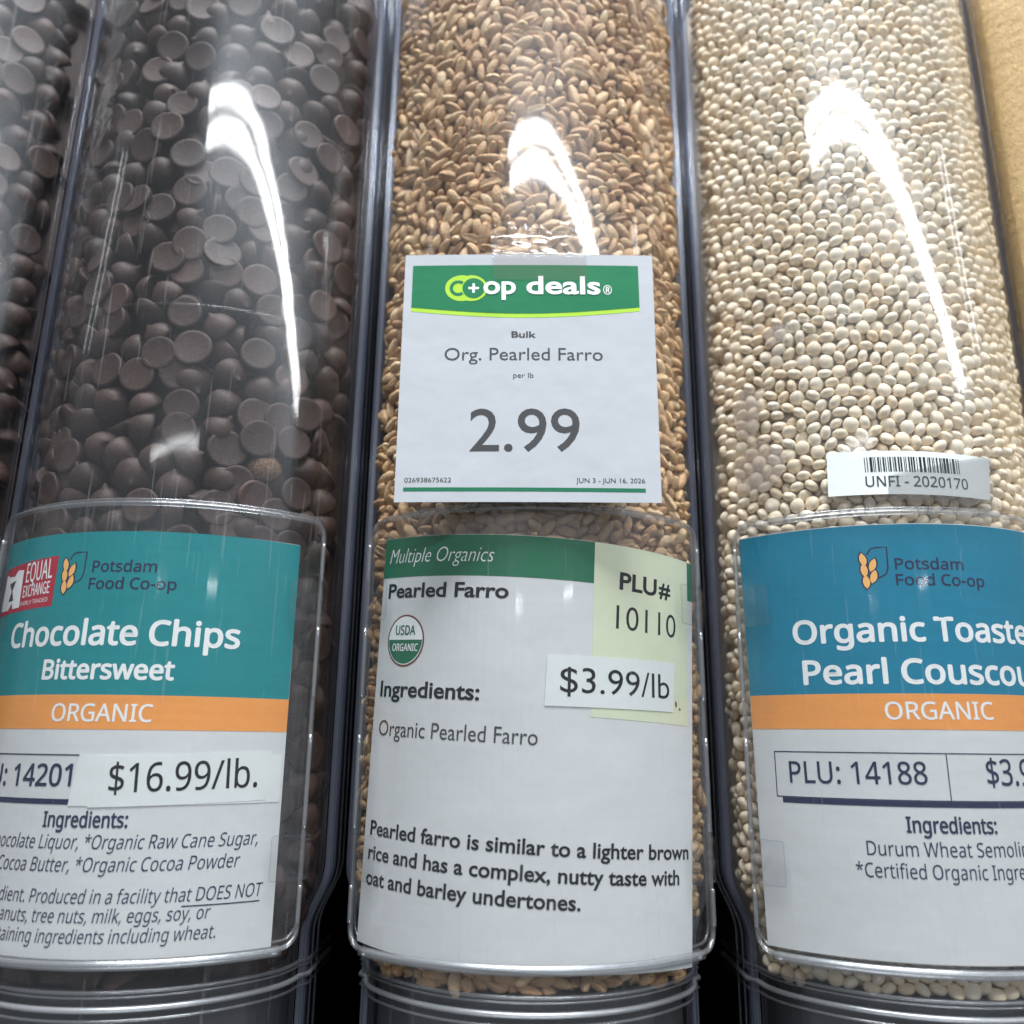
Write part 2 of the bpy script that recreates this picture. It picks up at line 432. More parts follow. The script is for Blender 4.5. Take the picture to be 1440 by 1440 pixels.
# ------------------------------------------------------------------ food: settled positions (angle, height, radius, axis), one whole number a piece
CHIP = (
348501882899,59180365767,209548785613,442623899607,119784650762,157350410187,327284733970,286473631696,439825250327,64078264263,196766382029,194118203341,379350988756,322597861394,
320165689298,279535728656,410544027669,362206246932,380123527188,306834356241,377031276500,262092929040,390556596181,459497846744,186442627084,455524267991,168678176716,484677826585,
75873433544,232405121038,236085360655,361149806612,391017183253,459960793048,450579707927,302920546257,317431265234,238724364303,69134497736,452263983127,128080984074,269355366416,
84019558344,109529839561,196982913037,116360001482,300353370129,78716123144,272220862480,148903344139,467393624024,212134836237,175919642636,400274274261,58623309831,269950433232,
115646445513,109488158729,467963263000,111057877001,213859747789,496174421978,498905438171,148784606251,495811095040,239480923445,205878520053,178863270954,245594384231,81133103981,
277256660149,495736646323,459125613950,408252900402,236957526454,498813692917,405879974835,54680151013,50091058847,300329788401,492984134652,424394419186,141767010993,506881960957,
297066883895,274888452907,474599451644,334680352363,346540794990,394667027195,159708933160,490254427952,366058465147,466972633535,328486676026,57215085474,443279272496,198878750517,
298994426927,396088896439,316262640622,183504791973,291387796460,341578672749,495367809778,208177261613,85788781420,507100587262,422680520958,397714713586,160919514154,428380056500,
414866009140,348324686508,443497638899,491679181297,286120274925,462945838131,465770178225,232840555316,247717489459,258009523497,428236138046,132089178864,68165363168,169823234991,
393326421677,187025648491,401125993456,360636541421,455549971389,158115620339,361353767863,75310361313,222356630384,409202912240,226443978934,357826620154,360010803770,107863926834,
102300969264,355095340078,44376056808,425768575994,153997339122,459137935935,287575959097,322137285740,159993621168,186943335026,237915661798,112041454695,443632118399,93624263590,
502310954971,417076930157,310754208494,164603159471,82699151583,459632601919,347986782827,290534255094,458329221440,329934497002,49763116765,52581950559,117458133924,224015742069,
227791402287,426906024316,236148291896,220712727669,427740165116,364105759739,276430126383,156439739626,389433586483,165706004661,251545580838,95145226983,464952031726,341090825007,
504685460030,221529570474,187747857525,246680974186,42677105445,255717866480,356951847729,39631256294,134328939936,311112563705,130797861683,179830847862,459230738285,145395086387,
53182528479,100432148147,352970404923,245860727224,412994827193,505141852252,130017981224,214868751735,148314586289,462477391981,73835281768,330260346620,218788329700,116629241195,
98561750707,186630601186,339359364840,206012740271,210665534190,183006199147,273153848117,492670877052,175577037925,168984639905,129740110897,506193575226,479599327662,227110616429,
100626659935,396961053757,70418756333,320205288892,78786131056,199224521387,444973513839,396259818735,456134032758,294369425318,478477876207,390970801455,91429075486,93669357726,
128791933611,270115862651,286728452710,412288612971,466458573505,403642842481,106482957676,388958845290,289303231354,182821125300,43710478300,312559074298,39144717342,438508256627,
491993756656,482067676537,215785471340,373605071273,92726164019,41814916385,269030063476,358098467754,385430649514,46378057066,485522471470,40813787011,415722962358,191045106596,
49180375215,148665596128,170884922596,327523039719,231827375224,100843979569,308012453033,335122074100,252284830713,148408959590,418777728562,143635582114,332288821222,36249601986,
101573266334,299778770981,52692583199,225397509302,265130936679,384025822400,180517930401,265492431406,402943708656,275029754486,167565132531,67886190120,155529054583,399258224503,
70262000499,517797906399,517781915615,233838812518,194912787891,487725275397,113025817334,250836490876,65006015898,79358663157,77665736245,509276918340,178998811449,291820084979,
462298617770,228401420732,101071527539,130438470284,196818572667,321928893781,516281408383,116548509298,255736484324,56766304547,56085257136,317686357499,162919423416,335493802088,
29585909889,97906402718,22928762880,233109532461,309303258340,305373193635,366869554366,176594692446,355257626087,22252955648,510042123575,527606818784,288948036093,122571796195,
493433463659,31807842981,121573289571,195965036860,301974758544,417470950453,420310493891,252204886335,367786274601,529006929952,447943878023,111457942361,31826459352,244817145919,
249691190079,473018744137,150253681371,439759224548,80898767448,324644190106,503896684369,126418500763,324044930927,471783783449,146152438524,135677686040,336402660367,232489562314,
204370426372,71350172980,280439632516,44200441872,327120401191,57295060675,18011994048,239712678605,431404429836,436551890143,531716192288,137316088900,531883964384,421595528649,
406467719951,128936131784,456962159181,320920695821,124728982719,159753254722,501615507022,119084497875,149139829501,366650929889,260172494038,402558106954,143009070672,358864468956,
369829432529,362271818975,488814758903,386829208672,360575486179,356623141662,387203026453,421696718987,303945040644,105570979561,151191899070,304428172062,451485190610,496464120485,
193032700686,410362135126,35840935827,149399095929,325227464926,75388242581,267031496732,29625500519,323884500040,523872324606,182476948107,460065164426,379665073903,448747619617,
520270988216,224725387038,496836627364,456678523542,288634262535,290425232798,520737870468,291253343257,427556690020,383307306698,359860623426,257306484118,433528329234,65552863762,
123305284561,430883822916,380989692945,508328760849,290283149730,537581148192,537903323104,310670350497,397525998745,259116329263,538310174688,11777435584,538055632928,23128271655,
187403952723,340658056229,136867047745,40154786998,113686441171,28432755545,369773340173,227225461634,190470776555,57738095265,60736234637,299492796209,456823765484,292196022426,
151623138693,502477978980,374814374754,112679025995,28646407784,116230814749,490633263918,288069611795,512339046693,528370466172,209189696330,344495064475,149864416203,533551220091,
533388428347,261848664748,353467992459,422902074396,533588444281,43599105775,158154722383,519221644878,535565009856,13635783711,535942497412,404839039323,375492811726,237124818534,
68676852945,198204037861,426682454996,16030735649,95003450008,239515048454,229730522736,516597062056,216340208867,12468984797,11612558556,74094844453,432406632123,401525544227,
353552406500,14911905119,133416985597,102618213939,7232923993,7340926680,6670362647,542907410056,433689044785,85458531389,409768148057,429073219205,8904883032,17573984274,
385851438710,9771269208,542651038152,210380897536,9734304664,72156295758,542272501193,68994052748,212268594046,540144677833,542692193673,9864854616,464222797345,114409979020,
83180761905,18873437996,210961288836,224258541293,211044912021,287512055675,42435724347,207666662296,227424716381,462401160615,541452782282,159633229467,460108975887,362978854367,
232640333103,104301972886,69598039062,530969378819,18257657880,10630841174,283572031005,83250239827,263537417810,188622690683,503995554129,20724700344,437298254941,190727704977,
372785667283,10469102484,490010957165,106857880230,67310050371,325584018098,540294894668,153650583253,275542037183,487088314978,10921827474,62052753191,57895932851,270479252141,
174720934847,531600894338,278279613956,536127860176,539818845134,129226632952,186494086302,21285953854,354825660296,536489091729,539361143823,200868756293,534742692566,20869935809,
13725463750,190850399479,14240315403,14440592265,494037759212,419256464468,365622328414,123673113958,405130312617,14587919495,178686393793,287710247969,274582076415,210164644873,
327151385375,387476748918,409727269493,493671283897,290862265907,456476718790,46309969446,443041055013,130080181059,324927096572,278188657726,415705204510,156778235185,350489805628,
370694032890,388457957572,330986818775,72664094763,163800289608,170278133022,367285378176,73678330840,172290349717,258197558471,214367342829,415344759981,326423157692,398920651679,
460491201462,373837664958,493466559148,435988080182,510939244344,183982236514,135864920634,451977816701,502006948987,504853047991,213896277208,416791276694,78168861370,86866536419,
464107220169,38910438812,371949710079,194513346834,122088204940,272208116919,100528962696,143797663994,389058016751,494131625411,272781162279,78143961496,267391219660,406829808258,
129162950804,47479667976,253094148703,197968935025,354463923320,102997308483,303118824438,336690297841,146428803611,433810190574,317341185326,327675690220,102846051960,473789779197,
426044968281,526084097923,470649818113,62970809386,44465538473,167233340183,89204870410,248670470591,489036073059,262608670254,519398903098,164326163899,260096282470,465226844909,
361099315217,305970430913,293896866645,78108052586,195835873547,194659111854,83629069874,173260561871,148153981256,269338694445,87146779505,187644402079,208990789389,239888129287,
357667067412,214151093039,308668947706,109378951699,109189683560,119969042819,343403814183,203590882731,334371904883,250450958028,486828567815,289669278544,408242776437,393264128841,
278216994143,123011752373,96454469822,475981311358,327113403591,435123546810,306078182232,377572977612,526565401798,75089472513,434570420713,466096384968,486426962039,415607974964,
155454695881,37379006952,417691233194,328897556212,112214566116,41703863134,241942821669,208062544074,306487654345,119138580492,249414450310,374241132227,342288137778,148457815545,
463751510711,370166888755,25295223003,243072399823,463000467852,460508788959,464578050276,328661628946,250781007314,366520994198,273070327503,410790301355,325022550143,526316896974,
510378805321,139415685360,449463617095,73389999824,225519240731,232651656192,25399298715,24172989465,477189015642,425019738993,186629392462,257374980837,339765527667,421364925069,
154108331671,417882080697,66819099584,98900803921,293580999796,303501577322,476974847897,456662883753,152950446371,322919373353,494258788040,216812658140,471333247193,446170044140,
339723851859,421054290353,410079893396,291919533885,204025273904,123285183233,224417717247,290264095991,253562360894,152641117955,44405527833,356509192897,347585025839,147966564720,
508018990419,371450353383,145906899057,464056653029,91015780206,244024513024,473584014066,166109024865,333226349393,169037960379,197387789627,153899672043,506908814663,198171339710,
37627800438,246623939168,358941371535,170082607658,146168785702,109630369521,39688252520,170795639902,71381985421,377126561646,334323164737,66633770272,401510672647,65359228782,
235821770696,293443643178,392856512624,107072366601,176220449549,230207693298,381149162668,477018891036,255868969830,122873362073,289516993967,502519215011,228260492321,524101270284,
274600999948,400073341675,203304647810,193297824119,168732308827,358718290829,524347683852,47321363937,380762502892,522540987865,488606970852,411988046397,212835417322,360944940423,
26815937550,27598440601,131974219060,344613635168,352598805837,519988235401,454036734726,50336287660,121835014822,248741282100,130638859248,388582524258,90134989943,150441215232,
408618454671,132361145296,282400312522,39078513281,484923593779,431584369202,50951804261,68735916052,517586476120,287979263237,258073350866,308725865697,290648415534,96431691068,
223079751136,205664738529,197761096847,350392605972,488479052659,446215672788,205944445230,369908174886,343197277972,311225146986,328601623170,74727746330,518017969113,48355798336,
67792465208,501660444137,217537504023,504296301091,44380384446,438129584598,54929581435,90246668709,231854762699,285889192904,520002923468,130551833464,485634797026,345071346762,
171069338707,44835207976,278537632736,254870747572,346965080986,189188734337,426114219238,276998847848,452982668838,330192059654,46829597306,174173123320,439500599712,329719938206,
517813500490,459355648585,278021213091,204509218439,106881814085,313642648260,110981221512,280284565208,223184093924,117829993612,440203938631,46369539297,363138058506,237716311570,
510352885231,303617477195,57666635641,116524518104,438450980526,413174792898,284138867994,285806628484,168287996225,510423666057,344860070668,428159211658,100128724645,513500453962,
422213525001,234856323055,257182079152,380387136533,294631971851,191967729645,328808209537,37370402138,142999492715,437969688714,411537707870,306802533217,505269396060,335507041482,
280659961578,472021412323,261938423872,37886306438,465091898830,342277432900,262890532045,286225280004,316394384855,445773458744,237346695514,377374059496,163214470028,407620496622,
439446355067,335988077203,39754609674,244572960619,251366945472,37152569111,219530869766,439113693862,160902363756,490423402082,295664562570,387274978755,232266353522,400541041721,
234737320704,124147417961,42869673047,118478817040,172955748068,116171163272,510946134232,184016913770,510051436439,508337278099,116722714123,106732405470,216536668150,506958927942,
492820976305,288398988913,305995141768,45192273301,381792246275,304990083790,418077955382,470659062094,509147043159,314411801114,124180453616,113164903847,141789719720,507212688214,
224383953654,336003296147,57449340967,45897704329,506689710868,452733134071,42825901132,403088304812,123632053550,132710100037,80437798717,334203944046,42649483400,386895411403,
195677877983,205142062174,416723991926,237982677125,407041965700,393301686217,176517252347,44904975316,503141337811,298651192777,181752006571,116043516718,305605610884,504407492120,
59802618816,57762089183,276574211342,130764474223,492263410417,485573233508,87695786540,400663748011,359753814878,183169424470,420094385959,419957805922,397246963033,228246133428,
118429291430,344564667889,119591375857,153579132722,142600803984,498050768023,338014477294,154587078315,50210510024,157255965553,234870778175,434256979448,368496586135,446042189110,
442391572188,500488973267,418403035308,394395101123,190489273349,272150802038,406968577272,358479014219,162409980922,68320207794,181068347683,372601764837,398226601872,284067083245,
151636655180,221936859460,281654047596,357081528729,213407740572,157215602015,490059844164,183016080108,415219305661,331738236151,208752329076,190442621669,52597606704,480046468900,
71490588149,399137295598,181626457189,394768665124,403165662932,463527988476,445659201918,56442995479,389604165924,)
FARRO = (
384096035524,57064061752,150052829275,502176446442,497412241353,458099556166,50000852854,54338025431,303024600897,144136237435,497752766025,85018574616,174173221339,208526671549,
85672622233,111445047097,399151496165,430843131398,240245832254,79725884792,335858399298,499384612713,307894450113,80750868664,44583122774,338011648802,486520420873,180621177180,
72003647063,367451730014,143556114618,501593963433,401935201925,54498983255,79610280760,244468184863,243487505792,406186389640,461471251175,52881815799,495311945097,470451254568,
466102023047,498435388937,372812578530,312740967650,271974170080,78478341399,372833808645,438943904775,343075484676,337907316834,53290759767,150334109756,367428402372,406759700294,
45944173910,118364076090,278925441089,175195062169,242882737951,305782881378,370100173859,500063565769,495682352744,499513849513,86778084312,184328945563,441030308807,169355017340,
57657554744,77063811896,50793837687,49432524567,339490665474,142606890842,115084655610,397022622917,430272704711,439444074983,149602203100,474779513673,402435111301,279378687873,
440501042953,408798393958,58613593751,393233332165,403383810054,341144271555,82999802872,55917442616,427540641926,498429623594,147410155547,375454986949,257910929375,277759162689,
397072169797,89946881241,250488584415,457622188235,121620953626,381188339364,83355793401,60367338007,431141714918,246146431040,121544405144,236765607998,62483889559,73779935032,
451093756263,201565175101,313826243682,300290177153,353456913891,477411440808,408038438918,392654255557,334743236925,121532610234,406073932710,337999327873,58833795607,473887962792,
427554796358,413116168678,134413842618,476987027623,433617140902,80789665432,172012630396,315899542082,121886505466,337442272579,445305617736,491250809448,314951890722,314303346946,
107620368277,298254891521,116233368410,297704649026,83395640184,93105976121,403996966373,199997812801,410940373542,56615796344,123726494906,58750695639,71683308823,369127095525,
401884082853,486473496936,294426541152,475398961545,411459942214,425767236934,470369728200,347639149060,360456682979,268115408415,312641616194,90808022617,137779771770,134945731898,
166742490075,394250711301,164516101467,394287675333,318126192162,92045867001,139285000273,91975087993,316419374082,454972961383,411273818886,43234654390,284253254816,471184472649,
329329178498,259057545599,380860658885,410988081229,356755206660,415844040520,296694345858,261758154143,477540938920,385680962597,156993354556,390603504740,383605309190,497203836103,
219311796575,104288778553,253106092959,349855052356,481736029736,355687758947,422204962598,354600120771,103956643734,48444503958,390594067909,468236925128,95127370681,319227721218,
190899843932,478582701834,133965838490,423311474531,97499774488,222601445250,135652997530,331486623490,445136795943,510363988393,483784422921,391608038917,448958068743,389542083684,
260633294400,414226085862,223564299230,164577440188,456929343495,166141915580,163495836763,448085916839,355190472163,391021885796,55358027832,102186908153,288647837536,265945119615,
73318823224,356828608291,69506201336,353570680929,160864170971,352408335747,224192133982,479649100968,450501572968,95580092665,164074126299,454376846599,192957150044,355645553123,
97176287737,222006899678,196528863869,95200770041,193298725693,482930882889,259320215263,117927868249,481697757480,347143176079,322853174242,359419376005,129952413114,258262727071,
258578084575,81101354838,38284850963,292850267809,215473485533,241953175198,372327871208,383104086532,428746241030,463554510216,453405604295,357278184131,470347708039,507691431338,
68185519479,488347300969,211249820254,191132368188,186507620925,250409941822,463383853802,508183214346,467122026600,78741008924,341179661543,104817782943,495081518791,149008446391,
79573317847,111854252825,100113874588,220413328126,297618929184,81212766584,438334160430,175909403099,209655722075,484923438889,206900852829,133897944599,469793011145,222051729025,
111972744954,369703546975,283496184449,288087637026,149991751040,211837548990,113849169945,64750385815,478156455595,65528690648,465105613992,178003407131,439363336935,289680947584,
328574991043,55579015578,469817653640,94287983064,461938129479,244068154079,447294503847,400307290019,447848151846,237543914657,264693118624,341630023555,122639119836,240215948289,
148417312347,212906834110,176978687932,467950140745,50099157494,116141094745,472558106313,243948877791,42024073014,342767465086,303570384961,142549482074,441648182983,271341354112,
463997268935,443474278087,371520731300,274137380352,272002217245,182203478428,212069284349,370762609444,182018404764,477631379528,362675470045,210130467389,76939556247,498560956265,
109853307487,150338304219,237589525306,182012377917,274652492800,94843466935,179065093340,59143125015,175744512186,374024730757,406632298726,306333383265,211332921565,342862102179,
457724687654,48973772438,259587602112,242325943519,51015350551,82386646680,342550148419,269268581244,78637725432,142277114363,471075418600,180711093053,211015464157,174758329893,
462039842184,494058633576,458120526631,472046926376,333690729026,307842808450,206424800189,443145548352,87341955705,42240866038,194640116795,142003435066,137686446682,57663585628,
42476795638,184504056157,44784186838,509769184106,73105176599,292891425376,428733660773,286175295166,84026357398,236797064830,136676407290,76585398396,510168692588,54484301882,
124882812592,76421560023,79593241080,39826782196,57092372247,464750410728,464433739655,146765019966,156944331934,444646585927,209016879996,475814458697,497944655497,142289172378,
296685698796,146855196472,443209512455,368106829926,480574731977,65040316250,74250745976,185997754139,108270221688,102685769390,172057719228,183892735037,154840103579,508007838794,
410710473190,509813487852,414139840774,371282964770,346854290883,453924387847,385239776681,298750344193,329323672418,69480511544,138333156730,126924388762,443276359658,298315708768,
283678636929,339333642018,400800380678,264908601344,103302592793,59159379351,360005267533,270247688385,510268570028,298206132836,59722201720,38366639987,74211161687,67978952533,
382806816996,167172406555,137476994714,230531823006,432189241159,343808702532,201512483197,166753760382,457242605351,210809682237,481750185643,329118676290,165122699628,471432197800,
60478223511,251435710754,412546004034,481293792488,216022938973,197050790812,303594764036,144184472858,245373629920,428768262978,500719187238,392714547642,65071511418,328771075936,
78409922486,75262359733,220901438782,148542617405,69298583864,135611055651,197264964989,97370013433,449930360935,286971165216,221936384766,487506868008,127050742170,69406324314,
91616211961,485513524489,326754401447,38395474518,41654973622,106053795362,420147920613,89252197882,165553667324,416965489987,195080253980,177950453824,420109906566,229984205051,
449076559240,380895523397,68852676725,449170406508,96724613750,121594740021,240787420925,257416787743,258035709215,229421906465,162414231357,253071488897,452259249067,77362395835,
64980810037,168602400795,38908229939,195693148606,323992975615,343392416516,450763193918,270602630815,477641340360,103170734647,191425704540,474065959179,306021955519,320216266754,
360801925218,117938354521,72552052695,207549395384,42655576982,510797313676,506922825514,442683650599,195110927875,473640237253,391172355650,131291184635,501612313968,201877125437,
62102993048,433816631593,166075331234,408312118440,473613760746,204877100832,282654701089,386279177288,216610666495,468901199248,511160120973,83799864923,293989021984,164317919070,
452068407652,445244536200,176938581670,149035974340,196279300453,356821266705,306882835133,60420553689,74099226743,475990359048,263331019740,509612946183,383660096612,305493998019,
92932961115,136543238777,65225652277,442140752519,447809353994,453876151331,378758266433,480667794440,243515028451,111695920436,284306471364,510336989164,43286819898,251455896380,
240234297409,153574210104,38350649875,334646245861,274155731679,505559938952,371236040888,122727723523,434011929378,111429057052,463103620203,88816252854,63154451860,81368217942,
76471368148,170754866112,291735106656,475288336933,413214734888,61557209114,492366494021,466845465029,511307970061,289106328030,277567272707,86548445371,40468510773,309597075268,
279408573021,509227071819,334813756134,274088360797,93699995068,501736830924,318104434815,95214399913,200970370234,512218395596,96759478972,95122650584,50117245049,69454034459,
294407665764,397648623490,234893898777,471653710539,357264028050,39992194996,255049365790,285343512676,94643453115,314320910789,73190635387,456076851976,72099330169,229545636297,
75176900439,41123085334,414789169417,425222239815,428609664322,411279849608,509199283915,274568083421,362571660445,72774088730,50223150778,465758091621,510613288876,289605972990,
209666208471,376101171705,441319716902,60385949369,153566607197,510110495264,234833868833,56014435739,463568138809,303904881278,399981443176,357038847143,37178078995,104355361124,
231574893921,201573298601,36813697877,490805688812,479085229736,108120797741,45456325618,265484532157,37774718005,310486792292,391722596968,488034039915,57501579322,513026585646,
124781360701,492635192546,315951183397,480042317420,118653744829,492517225421,289918973924,280820479613,350588009448,231747649134,483459626604,79001843285,180585528962,242145064354,
39222540980,92550497182,482958935436,482858533367,100999660637,181255307722,85156989821,389253989697,446447518305,513000376013,131182659703,364326980647,216113907418,106845471932,
374484009984,341652572774,441541232554,65783760411,379060522018,472985405381,458208610531,329348579823,512819758830,84952516828,244040368593,243521323568,154083821560,92054258397,
447584175975,60137704052,259125708732,108190534069,55095627039,510589699916,339496963607,271359444411,346506693088,322485650654,228183541665,38228756595,256404128328,287951587204,
484936549797,495892334438,71441614900,40310179478,127249449917,494199933701,187635895297,97472513532,244014416665,503049914381,56134240148,151728196947,102241437277,309962245565,
343421782783,511827282381,41417737747,483474312495,261644912444,411252328009,55868687924,110382321132,365924485792,228980459842,511115037422,488890206886,188221262272,196755882788,
84066993845,348636350279,308710770149,201628615330,280066295741,511667636525,475384546468,119520922103,223347247451,489094678572,513616939213,40070318547,291523037054,387086321928,
79524038580,161790856128,457007203979,512730105422,463959525413,315430832742,463983118027,329986901790,359893338847,78212270715,513337494541,71038962004,501094582958,98410727189,
453155522500,239795995576,482411054276,500620364429,509203482573,119442277846,131557526142,429262671353,407738289067,81819372499,115668192095,491825694796,422695437769,36853286321,
467816713534,95867669438,429832309887,486711003340,94011427509,210250271811,315682490718,287795873469,37341136755,421641357801,290630960188,126467214792,437207730084,364537481287,
101014604469,87772661397,460360813260,37302864881,330532684427,339016976446,353016778194,377774966953,383672944201,507672822358,388910056254,492968381539,512923305294,105489924882,
513839498702,209730702453,37199579506,433974446636,415881268033,99479487709,432510110370,453936448207,267923262180,188698887330,397565526707,390018663562,304969450812,36744496882,
100127507282,377455149949,150540158262,425752824481,38709265813,188804007104,513254131726,68205971220,214442740612,111145683189,494031374221,450462779915,375510565495,102223873652,
254699144165,178069210178,443233895231,397494748586,312655776616,88326046673,495026735310,145807936022,231949239962,279417226280,427106535819,55065478513,193607009762,443807730996,
119460367060,475238270733,45841679921,306038474940,489338210883,358270667240,258241760004,282667550214,411967980876,218330071848,190227450869,191853266466,221428090212,97735969522,
409838323627,489669298244,81804692287,363491263677,282723388328,66307000179,340096224284,374401172477,473018697956,321895303944,515005253263,332067799697,226821179523,503420847781,
39812631775,476959770798,237097749558,238558415065,109750553862,498348361572,494604159214,268694226201,224699124280,55881532385,490791012067,41134097343,53861451677,451869967970,
173138805486,212256721241,49018603377,213704017763,498396597298,202073998372,293443504540,471398386255,103141377057,54250735666,499995936943,219619297412,35522906097,413728277203,
189322529844,230012521285,98820458772,237537625012,464582641485,421732584237,158097509706,335844776985,116705235752,106111474895,482745031011,323527153820,322963018648,323451394938,
64735713682,429725621460,179568415593,211547887320,143907658420,389795584924,316538656828,457193594045,41978993391,392267339882,514332333647,491424617470,461722393422,347540067708,
33424710064,95239576019,313564108636,483375487279,477550646958,89164126131,125908326676,311183840362,32959666160,93427635087,372931597962,264503597542,80616920337,32964384208,
88153562180,33837848496,455463705248,130461767668,189792558022,453813770689,184185820484,89861428385,263849284467,438364313101,326145971337,33849907440,88069413745,34123585392,
514971703728,147828546196,168259785714,252088194199,397853367195,47613777821,34021349776,387280575212,204020422326,224117431411,256859740313,210650568292,362054980494,105247447123,
274142370957,165179070613,517299804080,33897879600,445211514382,465046641216,162453559988,110425315744,166227122293,449407392014,302465719373,469246449442,195760003812,368844511948,
515057686544,104523929695,264414992518,168058461265,495613679888,299235316747,448461576174,461871289934,73656996779,175028606979,463337461601,466280551537,373838353804,457102366560,
431359564764,367489488123,476410583889,154893325604,265423460505,294761044296,517232957712,379218860235,509237565841,252115195352,489649903247,49528478064,419628618584,327519344585,
488386107330,66762348177,267684453459,456984927186,38119970767,264317737368,226888817350,90201692288,231423646103,48335460048,32334714768,496615331536,505831266481,139885058819,
40851250113,66405308446,216540420279,198306731174,266320516728,516547188496,496266942608,467808065743,516651522001,461798151680,141378754082,63709156959,233847429734,229439216262,
489329563536,153796252916,436306745678,314087610313,251052987992,311188559739,55956510558,91416729937,57512597552,77903993408,67252033183,455379557397,31157688400,308926519802,
480826660944,227658996488,43300461312,117883574578,215320139621,188443564036,428236903837,489137153616,392995579965,451700106703,112489703457,225261431158,392274945340,474352231985,
426005277720,32536568555,445644580815,372801315952,201136841674,306325269458,270888379636,487651321648,182568135367,315926817842,133489535091,56423130671,362934217132,466348712985,
406431769904,152169917074,30776272528,237092513128,248323810354,52958898479,495281546358,404055435741,417935174678,209166050216,225832118118,248065861527,244278142967,276673636680,
326989293546,193625894616,277303044973,346101950828,122427320306,178245904548,347654890514,47352162606,502806653234,163563481863,100133021393,350404520378,104270702465,42094602956,
298786530985,248278721779,37710768312,172142929095,120296089155,457491916735,211231745132,490511574323,189763726219,443672209840,501728716786,431282234768,137770083432,375465224252,
384722054279,496858343249,115771746097,137109743747,29564118448,518794291667,255900297096,316424365171,37639726744,132810581809,146826372268,422801614461,413657506808,460640528351,
505455879541,177996344008,337507822189,416256404250,509626591971,481612048480,161603691751,519793060211,520051009168,121088551492,314424993272,30869857741,518874769363,342009096814,
132437813121,243211741900,401410664380,360036739951,276311877673,465633585087,403975742801,29142591568,240009128521,519754786384,506841311775,288078998027,426521176753,237522953619,
392488854707,337416595386,443663033659,46176446542,138786678545,506454910803,197061027747,87044171714,131797921077,306274150392,505798502483,427563722042,383128217262,445677873617,
38261007589,350583563478,513957996980,490390725820,402837252730,438298781138,287241709834,519853092144,481889658482,279963018668,246780836201,260694653741,261104121417,480857340667,
126435768784,210143590920,498014141116,443654649489,453665405749,37203785901,512928036089,74407000381,444179724349,43178833409,215587273455,131030628337,450576299857,201686825043,
59251144705,467794704401,284182755563,68424874000,240323704533,190261015756,66690529931,71986624417,208024155879,517358008906,488849586740,152655672744,181261613381,160250509745,
504143329330,40537209211,40984164995,469060335795,162941680411,150569793233,315718154168,78719269324,75903318854,282617230837,468464219003,519883502771,199753774898,243549387374,
158721686219,70400653185,55524506051,49047451500,49483396940,520915302704,292418533998,479626573566,416635206162,116304165007,354904225271,39259781004,521934255856,119422629390,
244989606058,503746443029,79129261603,432979883444,490407770743,85938714382,67861263467,347357624270,164469716837,29326360065,187136259567,29283105963,368851597337,491469190715,
500403058772,27196177232,410950874681,97741223780,442923792949,365438219515,521521641997,97494546190,145525356142,496170219253,223151961842,362614403295,30608504940,43240174984,
53401663957,29707515084,146376538095,346049263127,520383150740,479514114260,327512274893,465548916979,49055053258,262351140334,136691104334,133402768844,131236410857,333721943137,
406051403986,516542216374,324985469194,310624958202,28561947181,84078540966,100709741416,37137462824,483874354365,156437363602,308374976114,33327463289,105417848717,497307661848,
51684095464,110272756686,70674594414,26551300816,272374216978,322334406998,268764494447,30285805836,338233702383,47397254924,42590058762,358990526774,63551882605,224131336082,
253670507983,406744516725,234936387505,223356176016,296382417298,125405544942,389943707378,415906973722,510729963512,507984267157,521435138416,364571576598,397520979992,304769451859,
158589830701,167516358633,225676412591,89924881069,183872308332,522135849009,366994311128,392692811020,327272417961,27663322684,102647253225,309587658513,193561936476,288099979157,
281332205290,524265505105,33474792420,199431079719,55082272588,202159736402,522166257171,89720932615,523031857328,368006971651,463930443759,111988231723,506498172947,26470303856,
502557100087,96463800139,386024130835,363281303667,523165550607,61369534570,509106505816,153857606516,24799397008,225487931380,518922750282,475145750619,451510585305,348131738434,
26664290448,317315139731,98005207135,274515936721,252348778542,491809457982,260921149391,511979866689,521873181802,452785390619,118300657863,319131273695,422213371075,124236645446,
323011790608,501515077686,415895701504,466828445477,146796496891,83039143381,339043206143,255340627733,514560148901,375631431507,289601014648,447813567717,524008868016,522544007028,
299930798447,194137083390,141478905077,164646405674,521097497463,406160721096,453748770727,515972057080,259601254231,346555469221,365313704047,25304548944,234910434831,98923235065,
83334580116,140345132400,497988192463,347604567301,28572698987,142497335368,51077761428,500434257572,426484746346,300382733238,323382724370,458783509115,184373268208,220335229664,
26140264140,69843601765,348662585660,524171401267,460450748241,328210897112,26082858066,327681889875,211864835306,452906506569,463004292960,528820788015,275714202175,173611209022,
182340081351,387904492077,24365553774,206697191401,29856684150,24465953039,521503824598,75892054208,59690768231,22615741584,77329652012,421445818327,525321427248,210468918576,
172022092956,330372799950,323746322592,526739364720,430388598746,520356682875,350257470370,71948622642,135543706400,32382703736,447338830423,322665240788,19409721232,126883518377,
478660581743,25256581364,180606522991,519236277253,23748991149,50625041965,148538184377,68833040279,81890955928,448302733490,420571567846,447913188320,361577633020,26583553174,
326097492834,160815175995,487178164460,23139243408,173725766455,60813270081,490322319260,102257710391,171542896344,417408537675,401357460715,406974420813,508680787844,23200323216,
223549905340,358926308804,374965588118,232128566463,83940661657,64194926926,418542573417,98863470843,289677826047,277219433718,213372951485,515714898198,43699461135,488895470533,
421127049667,45749688379,132945335994,482748979157,342834074364,279493529908,457749876998,445339721071,274683451355,317564705023,487694064358,431388152454,148462950203,475462161960,
